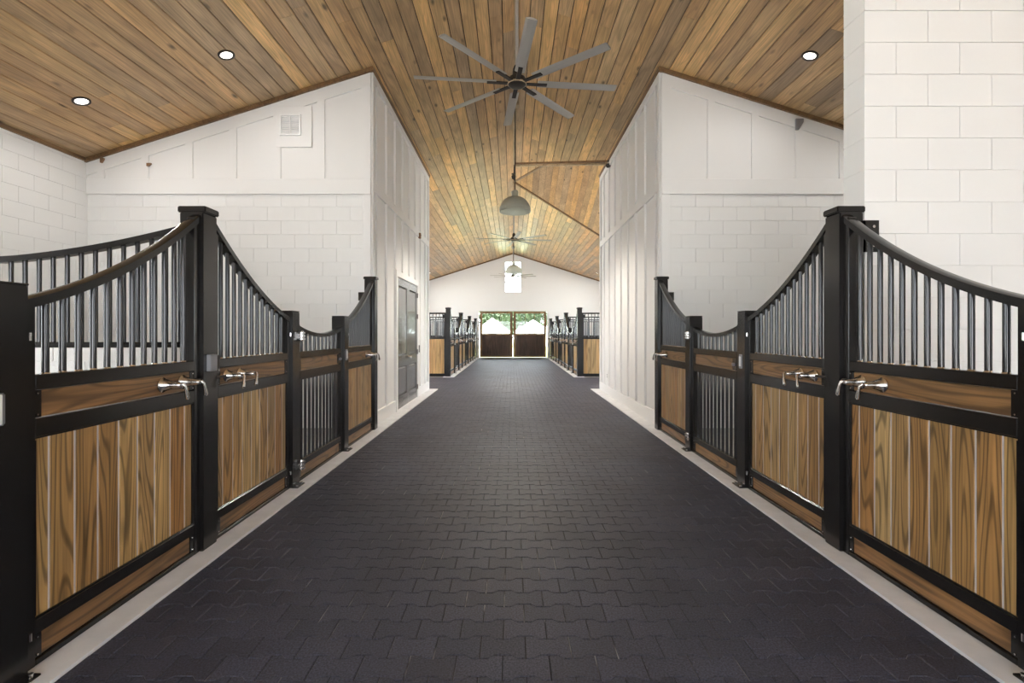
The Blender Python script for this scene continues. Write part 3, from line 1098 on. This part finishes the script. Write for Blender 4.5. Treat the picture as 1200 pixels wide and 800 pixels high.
def build_post(s, y, tall, label, group, bracket=0, plate=True):
    t = thing('stall_post', (s * (PX + POST / 2), y + POST / 2, 0.012), label, 'post', group)
    h = 2.155 if tall else 1.580
    obj('shaft', bevel_box(POST, POST, h, 0.006, 'black', 2), t, (0, 0, h / 2))
    if tall:
        obj('cap', bevel_box(POST + 0.03, POST, 0.04, 0.006, 'black', 2), t, (0, 0, h + 0.02))
        m = MB().add([(-0.083, -0.069, h + 0.04), (0.083, -0.069, h + 0.04), (0.083, 0.069, h + 0.04), (-0.083, 0.069, h + 0.04), (0, 0, h + 0.052)],
                     [(0, 1, 4), (1, 2, 4), (2, 3, 4), (3, 0, 4)])
        m.build('cap_peak', 'black', t)
    else:
        obj('cap', bevel_box(POST, POST, 0.008, 0.002, 'black'), t, (0, 0, h + 0.004))
        if plate:
            bp = obj('base_plate', bevel_box(0.06, POST, 0.010, 0.003, 'black'), t, (-s * 0.095, 0, 0.005))
            for dy in (-0.05, 0.05):
                vv, ff = lathe([(0, 0.012), (0.011, 0.012), (0.011, 0.0), ], 6)
                obj('anchor_bolt', shared('abolt', lambda: MB().add(vv, ff).mesh('anchor_bolt', 'chrome')), bp, (-s * 0.008, dy, 0.005))
    if bracket:
        b = MB().box(s * 0.068, s * 0.165, -POST / 2 - 0.012, -POST / 2 + 0.0, 1.90, 2.10)
        b.box(s * 0.068, s * 0.08, -POST / 2 - 0.012, -POST / 2 + 0.03, 1.90, 2.10)
        o = b.build('wall_bracket', 'black', t)
        for z in (1.94, 2.06):
            MB().tube([(s * 0.13, -POST / 2 - 0.012, z), (s * 0.13, -POST / 2 - 0.018, z)], 0.009, 8).build('bracket_bolt', 'chrome', o)
    return t


SD = {-1: 'left', 1: 'right'}
near = {}
for s in (-1, 1):
    L_ = SD[s]
    G = 'near stall front on the %s of the aisle' % L_
    P = {}
    P[0] = build_post(s, T[0], False, 'low black post closest to the viewer at the %s edge' % L_, G)
    P[1] = build_post(s, T[1], True, 'tall black capped post between the two nearest wooden panels on the %s' % L_, G, bracket=(1 if s > 0 else 0))
    P[2] = build_post(s, T[2], False, 'low black post on the viewer side of the near barred gate, %s of the aisle' % L_, G)
    P[3] = build_post(s, T[3], False, 'low black post on the far side of the near barred gate, %s of the aisle' % L_, G)
    P[4] = build_post(s, T[4], True, 'tall black capped post against the corner of the white %s batten wall' % L_, G, bracket=0)
    A = build_panel(s, T[0] + POST, T[1], 'largest wooden stall panel on the %s, closest to the viewer' % L_, G)
    B = build_panel(s, T[2], T[1] + POST, 'wooden stall panel on the %s between the nearest tall post and barred gate' % L_, G)
    C = build_panel(s, T[3] + POST, T[4], 'wooden stall panel on the %s between the near barred gate and white batten wall' % L_, G)
    if s < 0:
        D = build_gate(s, T[2] + POST, T[3], 'near barred yoke gate with dipped top on the left of the aisle', G)
        hp, hy = P[2], T[2] + POST - 0.012
        lp, ly = P[3], T[3] + POST * 0.45
    else:
        D = build_gate(s, T[3], T[2] + POST, 'near barred yoke gate with dipped top on the right of the aisle', G)
        hp, hy = P[3], T[3] + 0.012
        lp, ly = P[2], T[2] + POST * 0.5
    for z in (0.175, 1.36):
        build_hinge(hp, s, hy, z)
    # pale latch plate on the other gate post
    lo = lp.location
    q = obj('latch_plate', bevel_box(0.010, 0.055, 0.13, 0.004, 'greyplate'), lp, (s * (PX - 0.004) - lo.x, ly - lo.y, 1.13))
    obj('latch_plate_face', bevel_box(0.006, 0.032, 0.09, 0.0025, 'plastic'), q, (-s * 0.007, 0, 0.0))
    # square keeper on the tall post
    if s < 0:
        lo = P[1].location
        q = obj('keeper', bevel_box(0.03, 0.075, 0.11, 0.004, 'greyplate'), P[1], (s * (PX - 0.011) - lo.x, 0.0, 1.195))
        obj('keeper_pin', bevel_box(0.02, 0.03, 0.09, 0.004, 'darkmetal'), q, (0, 0.058, 0))
    near[s] = (P, A, B, C, D)
# wall bracket plates beside the far tall posts (against the cross wall)
for s in (-1, 1):
    P4 = near[s][0][4]
    b = MB().box(s * 0.07, s * 0.20, POST / 2 - 0.025, POST / 2 - 0.004, 1.86, 1.98)
    b.build('wall_bracket', 'black', P4)
# pale plate on the near left post
lo = near[-1][0][0].location
q = obj('latch_plate', bevel_box(0.010, 0.075, 0.125, 0.006, 'greyplate', 2), near[-1][0][0], (-(PX - 0.004) - lo.x, T[0] + 0.012 - lo.y, 1.095))
obj('latch_plate_face', bevel_box(0.006, 0.055, 0.115, 0.0025, 'plastic', 1), q, (0.006, -0.006, 0.0))

# far stalls: copies of the near fronts
index_kids()
ORD = ['first', 'second', 'third', 'fourth', 'fifth', 'sixth']
PITCH_Y = T[4] - T[1]
for s in (-1, 1):
    P, A, B, C, D = near[s]
    L_ = SD[s]
    G = 'far stall fronts on the %s of the aisle' % L_
    for k in range(4):
        dy = YF - T[1] + k * PITCH_Y
        src = P[4] if s < 0 else P[4]
        c = copy_tree(src, None, src.location + Vector((0, YF - T[4] + k * PITCH_Y, 0)))
        c['label'] = 'tall black post of the far stalls, %s on the %s beyond the cross aisle' % (ORD[k], L_); c['group'] = G
        if k == 3: break
        c = copy_tree(B, None, B.location + Vector((0, dy, 0)))
        c['label'] = 'boarded panel on the near side of the %s far stall gate on the %s' % (ORD[k], L_); c['group'] = G
        c = copy_tree(C, None, C.location + Vector((0, dy, 0)))
        c['label'] = 'boarded panel on the far side of the %s far stall gate on the %s' % (ORD[k], L_); c['group'] = G
        c = copy_tree(D, None, D.location + Vector((0, dy, 0)))
        c['label'] = 'barred gate of the %s far stall beyond the cross aisle on the %s' % (ORD[k], L_); c['group'] = G
        c = copy_tree(P[2], None, P[2].location + Vector((0, dy, 0)))
        c['label'] = 'low black post before the %s far stall gate on the %s' % (ORD[k], L_); c['group'] = G
        c = copy_tree(P[3], None, P[3].location + Vector((0, dy, 0)))
        c['label'] = 'low black post after the %s far stall gate on the %s' % (ORD[k], L_); c['group'] = G

# ---- grille on the low partition in the near left stall
g = thing('partition_grille', (-(PX + POST) - 1.0, (PW0 + PW1) / 2, 1.3045), 'black barred grille with falling top on the low white wall, near left stall', 'grille')


def part_h(x):
    """top of the grille at distance x from the post (metres)"""
    u = max(0.0, 1.2 - x) / 1.2
    return 1.90 + 0.10 * u + 0.115 * u * u


gx0, gx1 = PX + POST + 0.004, WX - 0.005
pts = []
n = 40
vv, ff = [], []
for i in range(n + 1):
    x = gx0 + (gx1 - gx0) * i / n
    z = part_h(x - gx0)
    for dy, dz in ((-0.028, -0.04), (0.028, -0.04), (0.028, 0), (-0.028, 0)):
        vv.append((-x - g.location.x, dy, z + dz - g.location.z))
for i in range(n):
    for k in range(4):
        k2 = (k + 1) % 4
        ff.append((i * 4 + k, i * 4 + k2, i * 4 + 4 + k2, i * 4 + 4 + k))
ff += [(0, 1, 2, 3), (n * 4, n * 4 + 1, n * 4 + 2, n * 4 + 3)]
MB().add(vv, ff).build('top_rail', 'black', g)
obj('bottom_rail', bevel_box(gx1 - gx0, 0.055, 0.035, 0.003, 'black'), g, (-(gx0 + gx1) / 2 - g.location.x, 0, 0.0185))
x = gx0 + 0.07
while x < gx1 - 0.03:
    h = part_h(x - gx0) - 0.03 - 1.3355
    obj('bar', unit_bar(), g, (-x - g.location.x, 0, 0.031), None, (0.0142, 0.0142, h))
    x += 0.0925

# ---- end grilles and partitions of the far stalls, across the aisle direction
def build_end(s, y, label, group, boards=True):
    x0, x1 = PX + POST + 0.004, WX - 0.006
    t = thing('stall_partition', (s * (x0 + x1) / 2, y, 0.004), label, 'partition', group)
    cx = t.location.x
    xc = s * (x0 + x1) / 2 - cx
    W = x1 - x0
    for z0, z1 in ((0.0, 0.10), (1.20, 1.26), (2.0, 2.045)):
        obj('rail', bevel_box(W, 0.05, z1 - z0, 0.003, 'black'), t, (xc, 0, (z0 + z1) / 2))
    for x in (x0 + 0.025, x0 + W / 2, x1 - 0.025):
        obj('stile', bevel_box(0.05, 0.05, 1.9, 0.003, 'black'), t, (s * x - cx, 0, 1.05))
    k = 0
    x = x0 + 0.10
    while x < x1 - 0.06:
        obj('bar', unit_bar(), t, (s * x - cx, 0, 1.25), None, (0.0115, 0.0115, 0.76))
        x += 0.105
    x = x0 + 0.052
    while x < x1 - 0.06:
        wd = min(0.136, x1 - 0.055 - x)
        obj('board', bevel_box(wd - 0.004, 0.03, 1.098, 0.003, 'boardx'), t, (s * (x + wd / 2) - cx, 0, 0.65))
        x += wd
    return t


for s in (-1, 1):
    G = 'far stall partitions on the %s' % SD[s]
    e = build_end(s, YF + POST / 2, 'wood and bar end partition facing the cross aisle beyond the %s batten wall' % SD[s], G)
    index_kids()
    for k in range(1, 4):
        c = copy_tree(e, None, e.location + Vector((0, k * PITCH_Y, 0)))
        c['label'] = 'wood and bar partition behind the %s tall far stall post on the %s' % (ORD[k], SD[s])

# ================================================================== FAR BARN DOORS AND WHAT LIES BEYOND
def barn_door(s, label, n):
    t = obj('door_%d' % n, None, None, (s * 0.96, Y1 + 0.08, 0.0))
    tag(t, label, 'door', kind='structure')
    w = DW - 0.10
    a, b = -w / 2, w / 2
    y0, y1 = -0.03, 0.03
    H = DH - 0.03
    for x in (a + 0.065, b - 0.065):
        obj('stile', bevel_box(0.13, 0.06, H - 0.02, 0.003, 'barnframe'), t, (x, 0, H / 2 + 0.01))
    for z0, z1 in ((0.02, 0.10), (1.26, 1.36), (H - 0.12, H)):
        obj('rail', bevel_box(w - 0.26, 0.06, z1 - z0, 0.003, 'barnframe'), t, (0, 0, (z0 + z1) / 2))
    x = a + 0.13
    while x < b - 0.14:
        wd = min(0.19, b - 0.13 - x)
        obj('board', bevel_box(wd - 0.004, 0.03, 1.16, 0.003, 'barnbrown'), t, (x + wd / 2, 0, 0.68))
        x += wd
    obj('backing_sheet', bevel_box(w - 0.262, 0.012, 1.16, 0.0, 'barnbrown'), t, (0, 0.022, 0.68))
    ww = (w - 0.26)
    z0, z1 = 1.36, H - 0.12
    for k in (1, 2):
        obj('muntin', bevel_box(0.022, 0.03, z1 - z0, 0.002, 'barnframe'), t, (a + 0.13 + ww * k / 3, 0, (z0 + z1) / 2))
    obj('muntin', bevel_box(ww, 0.03, 0.022, 0.002, 'barnframe'), t, (0, 0, z0 + (z1 - z0) * 0.42))
    for k in range(3):
        for c, d in ((z0, z0 + (z1 - z0) * 0.42 - 0.011), (z0 + (z1 - z0) * 0.42 + 0.011, z1)):
            p0 = a + 0.13 + ww * k / 3 + 0.012
            p1 = a + 0.13 + ww * (k + 1) / 3 - 0.012
            obj('pane', bevel_box(p1 - p0, 0.006, d - c, 0.0, 'glass'), t, ((p0 + p1) / 2, 0, (c + d) / 2))
    hm = MB().tube([(-s * (w / 2 - 0.10), -0.03, 1.0), (-s * (w / 2 - 0.10), -0.07, 1.02), (-s * (w / 2 - 0.10), -0.07, 1.2), (-s * (w / 2 - 0.10), -0.03, 1.22)], 0.012, 8)
    hm.build('handle', 'darkmetal', t, smooth=True)
    return t


barn_door(-1, 'left far barn door leaf with paned window above brown boards', 2)
barn_door(1, 'right far barn door leaf with paned window above brown boards', 3)

gr = MB().box(-60, 60, Y1 + 0.3, 110, -0.25, -0.05).build('ground', 'grass')
tag(gr, 'sunlit grass beyond the far barn doors', 'ground', kind='structure')
gr = MB().box(-60, 60, -45, Y0, -0.25, -0.05)
gr.box(-60, -WX - 0.3, Y0, Y1 + 0.3, -0.25, -0.05).box(WX + 0.3, 60, Y0, Y1 + 0.3, -0.25, -0.05)
tag(gr.build('ground_apron', 'apron'), 'unseen pale yard around the barn, added to bounce daylight inside', 'ground', kind='structure')  # unseen ground, kept pale so it bounces daylight into the barn


def shed(x, y, w, d, wall, peak, label):
    t = thing('white_shed', (x, y, -0.05), label, 'shed', 'white sheds beyond the far doors')
    MB().prism([(-w / 2, 0), (w / 2, 0), (w / 2, wall), (0, peak - 0.1), (-w / 2, wall)], 1, 0, d).build('walls', 'stone', t)
    for s in (-1, 1):
        MB().prism([(s * (w / 2 + 0.15), wall - 0.08), (0, peak - 0.06), (0, peak), (s * (w / 2 + 0.15), wall - 0.02)], 1, -0.2, d + 0.2).build('roof', 'stone', t)
    MB().box(-0.4, 0.4, -0.03, 0, 0, 1.5).build('door', 'greyplate', t)
    return t


shed(-2.05, 50, 3.4, 5, 1.6, 3.0, 'low white shed seen through the left far door window')
shed(2.15, 52, 3.8, 5, 1.6, 2.85, 'low white shed seen through the right far door window')
# spiky plant in front of the right shed
t = thing('spiky_plant', (1.6, 42, -0.05), 'small spiky brown plant in front of the right white shed', 'plant')
MB().tube([(0, 0, 0), (0, 0, 1.2)], [0.06, 0.045], 8).build('stem', 'bark', t)
for k in range(12):
    a = k * 2 * math.pi / 12
    e = random.uniform(0.2, 0.9)
    m = MB().add([(0.02 * math.sin(a), -0.02 * math.cos(a), 1.2), (-0.02 * math.sin(a), 0.02 * math.cos(a), 1.2),
                  (0.45 * math.cos(a) - 0.025 * math.sin(a), 0.45 * math.sin(a) + 0.025 * math.cos(a), 1.2 + 0.45 * e), (0.45 * math.cos(a) + 0.025 * math.sin(a), 0.45 * math.sin(a) - 0.025 * math.cos(a), 1.2 + 0.45 * e),
                  (0.85 * math.cos(a), 0.85 * math.sin(a), 1.15 + 0.5 * e)], [(0, 1, 2, 3), (3, 2, 4)])
    m.build('leaf', 'leaf', t)


def tree(x, y, h, r, label):
    t = thing('leafy_tree', (x, y, -0.05), label, 'tree', 'trees beyond the far doors')
    MB().tube([(0, 0, 0), (0.05, 0, h * 0.3), (0.02, 0.05, h * 0.6)], [0.2, 0.15, 0.08], 8).build('trunk', 'bark', t, smooth=True)
    bm = bmesh.new()
    rnd = random.Random(int(x * 10 + y))
    for k in range(900):
        a, b = rnd.uniform(0, 6.28), rnd.uniform(-1, 1)
        rr = r * rnd.uniform(0.55, 1.0)
        c = math.sqrt(1 - b * b)
        p = Vector((rr * c * math.cos(a), rr * c * math.sin(a), h * 0.55 + b * rr * 0.95 * h * 0.45 / r))
        sz = rnd.uniform(0.12, 0.3)
        u = Vector((rnd.uniform(-1, 1), rnd.uniform(-1, 1), rnd.uniform(-1, 1))).normalized()
        v = u.orthogonal().normalized()
        vs_ = [bm.verts.new(p + u * sz), bm.verts.new(p + v * sz * 0.6), bm.verts.new(p - u * sz), bm.verts.new(p - v * sz * 0.6)]
        bm.faces.new(vs_)
    bmesh.ops.create_icosphere(bm, subdivisions=2, radius=1.0, matrix=Matrix.Translation((0, 0, h * 0.55)) @ Matrix.Diagonal((r * 0.7, r * 0.7, h * 0.36, 1)))
    me = bpy.data.meshes.new('crown'); bm.to_mesh(me); bm.free(); me.materials.append(M['leaf'])
    obj('crown', me, t)


for i, (x, y, h, r) in enumerate(((-6.0, 60, 6, 1.9), (-2.9, 66, 7, 1.9), (-0.2, 61, 6.5, 1.85), (2.6, 66, 7, 1.9), (5.4, 61, 6.5, 1.9), (8.4, 66, 7, 1.9), (-9.0, 66, 7, 1.9))):
    tree(x, y, h, r, 'leafy green tree behind the white sheds, %s from the left' % ['second', 'third', 'fourth', 'fifth', 'sixth', 'seventh', 'first'][i])

# ================================================================== CEILING FIXTURES
FAN_Z = CAMZ + 2.99


def ceiling_fan(y, label, ang=6.0):
    t = thing('ceiling_fan', (0, y, FAN_Z), label, 'ceiling fan', 'ceiling fans along the ridge')
    vv, ff = lathe([(0, -0.045), (0.07, -0.043), (0.098, -0.034), (0.108, -0.022), (0.108, 0.03), (0.10, 0.055), (0.055, 0.08), (0.05, 0.16), (0.035, 0.2), (0, 0.2)], 28)
    hub = MB().add(vv, ff).build('hub', 'darkmetal', t, smooth=True)
    vv, ff = lathe([(0.108, -0.026), (0.115, -0.02), (0.115, -0.008), (0.108, -0.004)], 28)
    MB().add(vv, ff).build('hub_ring', 'palewood', hub, smooth=True)
    for k in range(8):
        a = math.radians(ang + 45 * k)
        m = MB()
        # a blade: flat airfoil slab, pitched a little about its length
        tw = math.radians(-10)
        prof = [(-0.058, 0.0), (-0.03, 0.012), (0.03, 0.012), (0.060, 0.0), (0.03, -0.006), (-0.03, -0.006)]
        vv = []
        for rr in (0.25, 1.215):
            for u, v in prof:
                vv.append((rr, u * math.cos(tw) - v * math.sin(tw), u * math.sin(tw) + v * math.cos(tw)))
        ff = [(0, 1, 2, 3, 4, 5), (11, 10, 9, 8, 7, 6)] + [(i, i + 6, (i + 1) % 6 + 6, (i + 1) % 6) for i in range(6)]
        m.add(vv, ff)
        bl = obj('blade', shared('blade', lambda: m.mesh('blade', 'bladegrey')), t, (0, 0, 0), (0, 0, a))
        bm_ = MB().box(0.10, 0.36, -0.026, 0.026, -0.016, -0.004)
        obj('blade_iron', shared('iron', lambda: bm_.mesh('blade_iron', 'darkmetal')), bl)
    top = RIDGE - 0.035 - FAN_Z
    MB().tube([(0, 0, 0.15), (0, 0, top - 0.02)], 0.021, 14).build('down_rod', 'bladegrey', t, smooth=True)
    vv, ff = lathe([(0.03, -0.14), (0.075, -0.10), (0.09, -0.02), (0.09, 0.0), (0, 0.0)], 20)
    MB().add([(a, b, c + top) for a, b, c in vv], ff).build('canopy', 'bladegrey', t, smooth=True)
    return t


ceiling_fan(5.92, 'large eight-blade ceiling fan nearest the viewer')
ceiling_fan(15.85, 'eight-blade ceiling fan just beyond the first pendant lamp', 8)
ceiling_fan(25.9, 'most distant eight-blade ceiling fan in front of the gable window', 10)


def pendant(y, zb, label):
    t = thing('pendant_lamp', (0.0, y, zb), label, 'pendant lamp', 'dome pendant lamps along the ridge')
    out = [(0.305, 0.0), (0.31, 0.006), (0.305, 0.05), (0.295, 0.10), (0.268, 0.165), (0.225, 0.225), (0.165, 0.27), (0.10, 0.297), (0.066, 0.305), (0.064, 0.40), (0.05, 0.425), (0.0, 0.43)]
    inn = [(0.0, 0.29), (0.10, 0.285), (0.16, 0.258), (0.218, 0.214), (0.26, 0.157), (0.287, 0.095), (0.297, 0.048), (0.30, 0.004), (0.305, 0.0)]
    vv, ff = lathe(inn + out[1:], 36)
    MB().add(vv, ff).build('shade', 'shade', t, smooth=True)
    vv, ff = lathe([(0.3075, 0.058), (0.311, 0.062), (0.3085, 0.082), (0.302, 0.086)], 36)
    MB().add(vv, ff).build('rim_band', 'shade', t, smooth=True)
    vv, ff = lathe([(0.0, 0.085), (0.03, 0.09), (0.05, 0.12), (0.052, 0.15), (0.03, 0.20), (0.025, 0.28), (0, 0.29)], 18)
    MB().add(vv, ff).build('bulb', 'bulb', t, smooth=True)
    top = RIDGE - 0.035 - zb
    MB().tube([(0, 0, 0.42), (0, 0, top - 0.05)], 0.011, 10).build('rod', 'darkmetal', t, smooth=True)
    MB().box(-0.075, 0.075, -0.075, 0.075, top - 0.06, top).build('canopy_block', 'palewood', t)
    ld = bpy.data.lights.new('pendant_light', 'SPOT')
    ld.energy = PENDANT_W * 3
    ld.spot_size = math.radians(150); ld.spot_blend = 0.6
    ld.shadow_soft_size = 0.06
    ld.color = (1.0, 0.92, 0.80)
    lo_ = bpy.data.objects.new('pendant_light', ld); COL.objects.link(lo_)
    lo_.parent = t; lo_.location = (0, 0, 0.07)
    return t


pendant(9.75, CAMZ + 2.38, 'sage green dome pendant lamp hanging over the aisle, nearest of the two')
pendant(18.2, CAMZ + 2.20, 'distant dome pendant lamp in front of the bright gable window')

# recessed downlights
slope = math.atan(PITCH)


def can(x, y, label, watts):
    s = 1 if x > 0 else -1
    t = thing('recessed_light', (x, y, zc(x)), label, 'ceiling light', 'recessed ceiling lights')
    t.rotation_euler = (0, s * slope, 0)
    vv, ff = lathe([(0.068, -0.002), (0.070, -0.010), (0.080, -0.014), (0.095, -0.010), (0.097, 0.0)], 28)
    MB().add(vv, ff).build('trim_ring', 'darkmetal', t, smooth=True)
    vv, ff = lathe([(0.0, -0.004), (0.069, -0.004), (0.069, 0.0)], 28)
    MB().add(vv, ff).build('diffuser', 'lamp', t)
    ld = bpy.data.lights.new('recessed_light_lamp', 'AREA')
    ld.shape = 'DISK'; ld.size = 0.13; ld.energy = watts
    ld.color = (1.0, 0.97, 0.93)
    lo_ = bpy.data.objects.new('recessed_light_lamp', ld); COL.objects.link(lo_)
    lo_.parent = t; lo_.location = (0, 0, -0.018)


for y in (-2.4, 0.6, 6.08):  # the two rows before the cross wall are unseen, added for light
    for x in (-5.35, -3.57, 3.60, 5.38):
        lab = 'dark-ringed recessed light, %s one in the %s slope, row at %s' % (
            'outer' if abs(x) > 4.5 else 'inner', 'left' if x < 0 else 'right', {-2.4: 'the near end, unseen and added', 0.6: 'the first stall, unseen and added', 6.08: 'the cross wall'}[y])
        can(x, y, lab, CAN_W if y > 5 else CAN_W * 0.55)
for y in (18.0, 22.0, 26.0):  # extra lights added to brighten the far end
    for x in (-4.4, 4.4):
        can(x, y, 'recessed ceiling light added to brighten the %s far stall on the %s' % ({18.0: 'first', 22.0: 'second', 26.0: 'third'}[y], 'left' if x < 0 else 'right'), FAR_FILL_W)

# ================================================================== SMALL WALL THINGS
# louvred vent on the left cross wall
t = thing('wall_vent', (-3.28, YC - 0.024, 4.42), 'square white louvred vent high on the left cross wall', 'vent')
VS = 0.52
obj('backing_board', bevel_box(VS, 0.02, 0.60, 0.004, 'white'), t, (0.03, 0.006, 0.0))
obj('vent_back', bevel_box(0.30, 0.004, 0.28, 0.0, 'curb'), t, (-0.02, -0.006, 0.02))
for a, b, c, d in ((-0.155, 0.155, 0.13, 0.155), (-0.155, 0.155, -0.155, -0.13), (-0.155, -0.13, -0.13, 0.13), (0.13, 0.155, -0.13, 0.13), (-0.008, 0.008, -0.13, 0.13)):
    obj('vent_frame', bevel_box(b - a, 0.022, d - c, 0.003, 'plastic'), t, ((a + b) / 2 - 0.02, -0.014, (c + d) / 2 + 0.02))
for sx in (-1, 1):
    for k in range(9):
        obj('louver', bevel_box(0.120, 0.022, 0.004, 0.0, 'plastic'), t, (sx * 0.069 - 0.02, -0.014, 0.02 - 0.115 + k * 0.0288), (math.radians(62), 0, 0))


def small_spot(loc, facing, label):
    t = thing('spotlight', loc, label, 'spotlight', 'small black spotlights')
    MB().tube([(0, 0, 0), (0, 0, 0.02)], [0.05, 0.05], 14).build('mount', 'darkmetal', t, smooth=True)
    MB().tube([(0, 0, 0), (0, 0, -0.06)], 0.012, 8).build('arm', 'darkmetal', t)
    d = Vector(facing).normalized()
    c = Vector((0, 0, -0.08))
    MB().tube([c - d * 0.05, c - d * 0.04, c + d * 0.06, c + d * 0.065], [0.025, 0.04, 0.05, 0.046], 14).build('head', 'darkmetal', t, smooth=True)


small_spot((AX - 0.03, VN - AX - 0.12, zc(AX) - 0.06), (-0.6, -0.6, -0.4), 'small black spotlight at the right end of the vault beam')
small_spot((-0.03, 14.1, RIDGE - 0.03), (0.2, -0.6, -0.5), 'small black spotlight on the ridge above the pendant lamp')


def corner_clip(x, z, label, mat, w=0.11, h=0.13):
    t = MB().prism([(-w / 2, h / 2), (w / 2, h / 2), (w / 2, h * 0.2), (-w * 0.1, -h / 2), (-w / 2, -h / 2)], 1, -0.03, 0.0)
    o = t.build('wall_clip', mat, None, (x, YC - 0.024, z))
    tag(o, label, 'clip', 'small clips on the cross walls')


def on_cross(px, py):
    k = YC / FPX
    return CAMX + (px - 600) * k, CAMZ + (390 - py) * k


for px, py, lab, mat, w, h in ((935, 147, 'small grey triangular clip at the top of the right gable panels', 'greyplate', 0.11, 0.16),
                               (122.5, 189, 'tiny brown clip in the low corner of the left gable panels', 'brownspot', 0.05, 0.07),
                               (177, 194, 'tiny brown clip on the band of the left gable panels', 'brownspot', 0.06, 0.045)):
    x, z = on_cross(px, py)
    corner_clip(x, z, lab, mat, w, h)
# box on the aisle battens, outlets and keypad
t = thing('wall_sensor', (-(AX - 0.024), 10.85, 3.53), 'small brown sensor box on the band of the left batten wall', 'sensor')
obj('case', bevel_box(0.05, 0.07, 0.12, 0.006, 'brownspot'), t, (0.024, 0, 0))
obj('lens', bevel_box(0.008, 0.03, 0.03, 0.002, 'darkmetal'), t, (0.052, 0, 0.01))
t = thing('wall_keypad', (-AX, 10.98, 1.05), 'small dark keypad on the left batten wall beside the double door', 'keypad')
obj('case', bevel_box(0.02, 0.075, 0.16, 0.004, 'darkmetal'), t, (0.010, 0, 0))
obj('button_plate', bevel_box(0.006, 0.05, 0.09, 0.002, 'greyplate'), t, (0.021, 0, -0.01))
t = thing('wall_outlet', (AX, 11.35, 0.42), 'white socket outlet low on the right batten wall', 'outlet')
obj('cover', bevel_box(0.012, 0.075, 0.12, 0.003, 'plastic'), t, (-0.006, 0, 0))
for dz in (-0.025, 0.025):
    obj('socket', bevel_box(0.006, 0.035, 0.03, 0.002, 'darkmetal'), t, (-0.012, 0, dz))
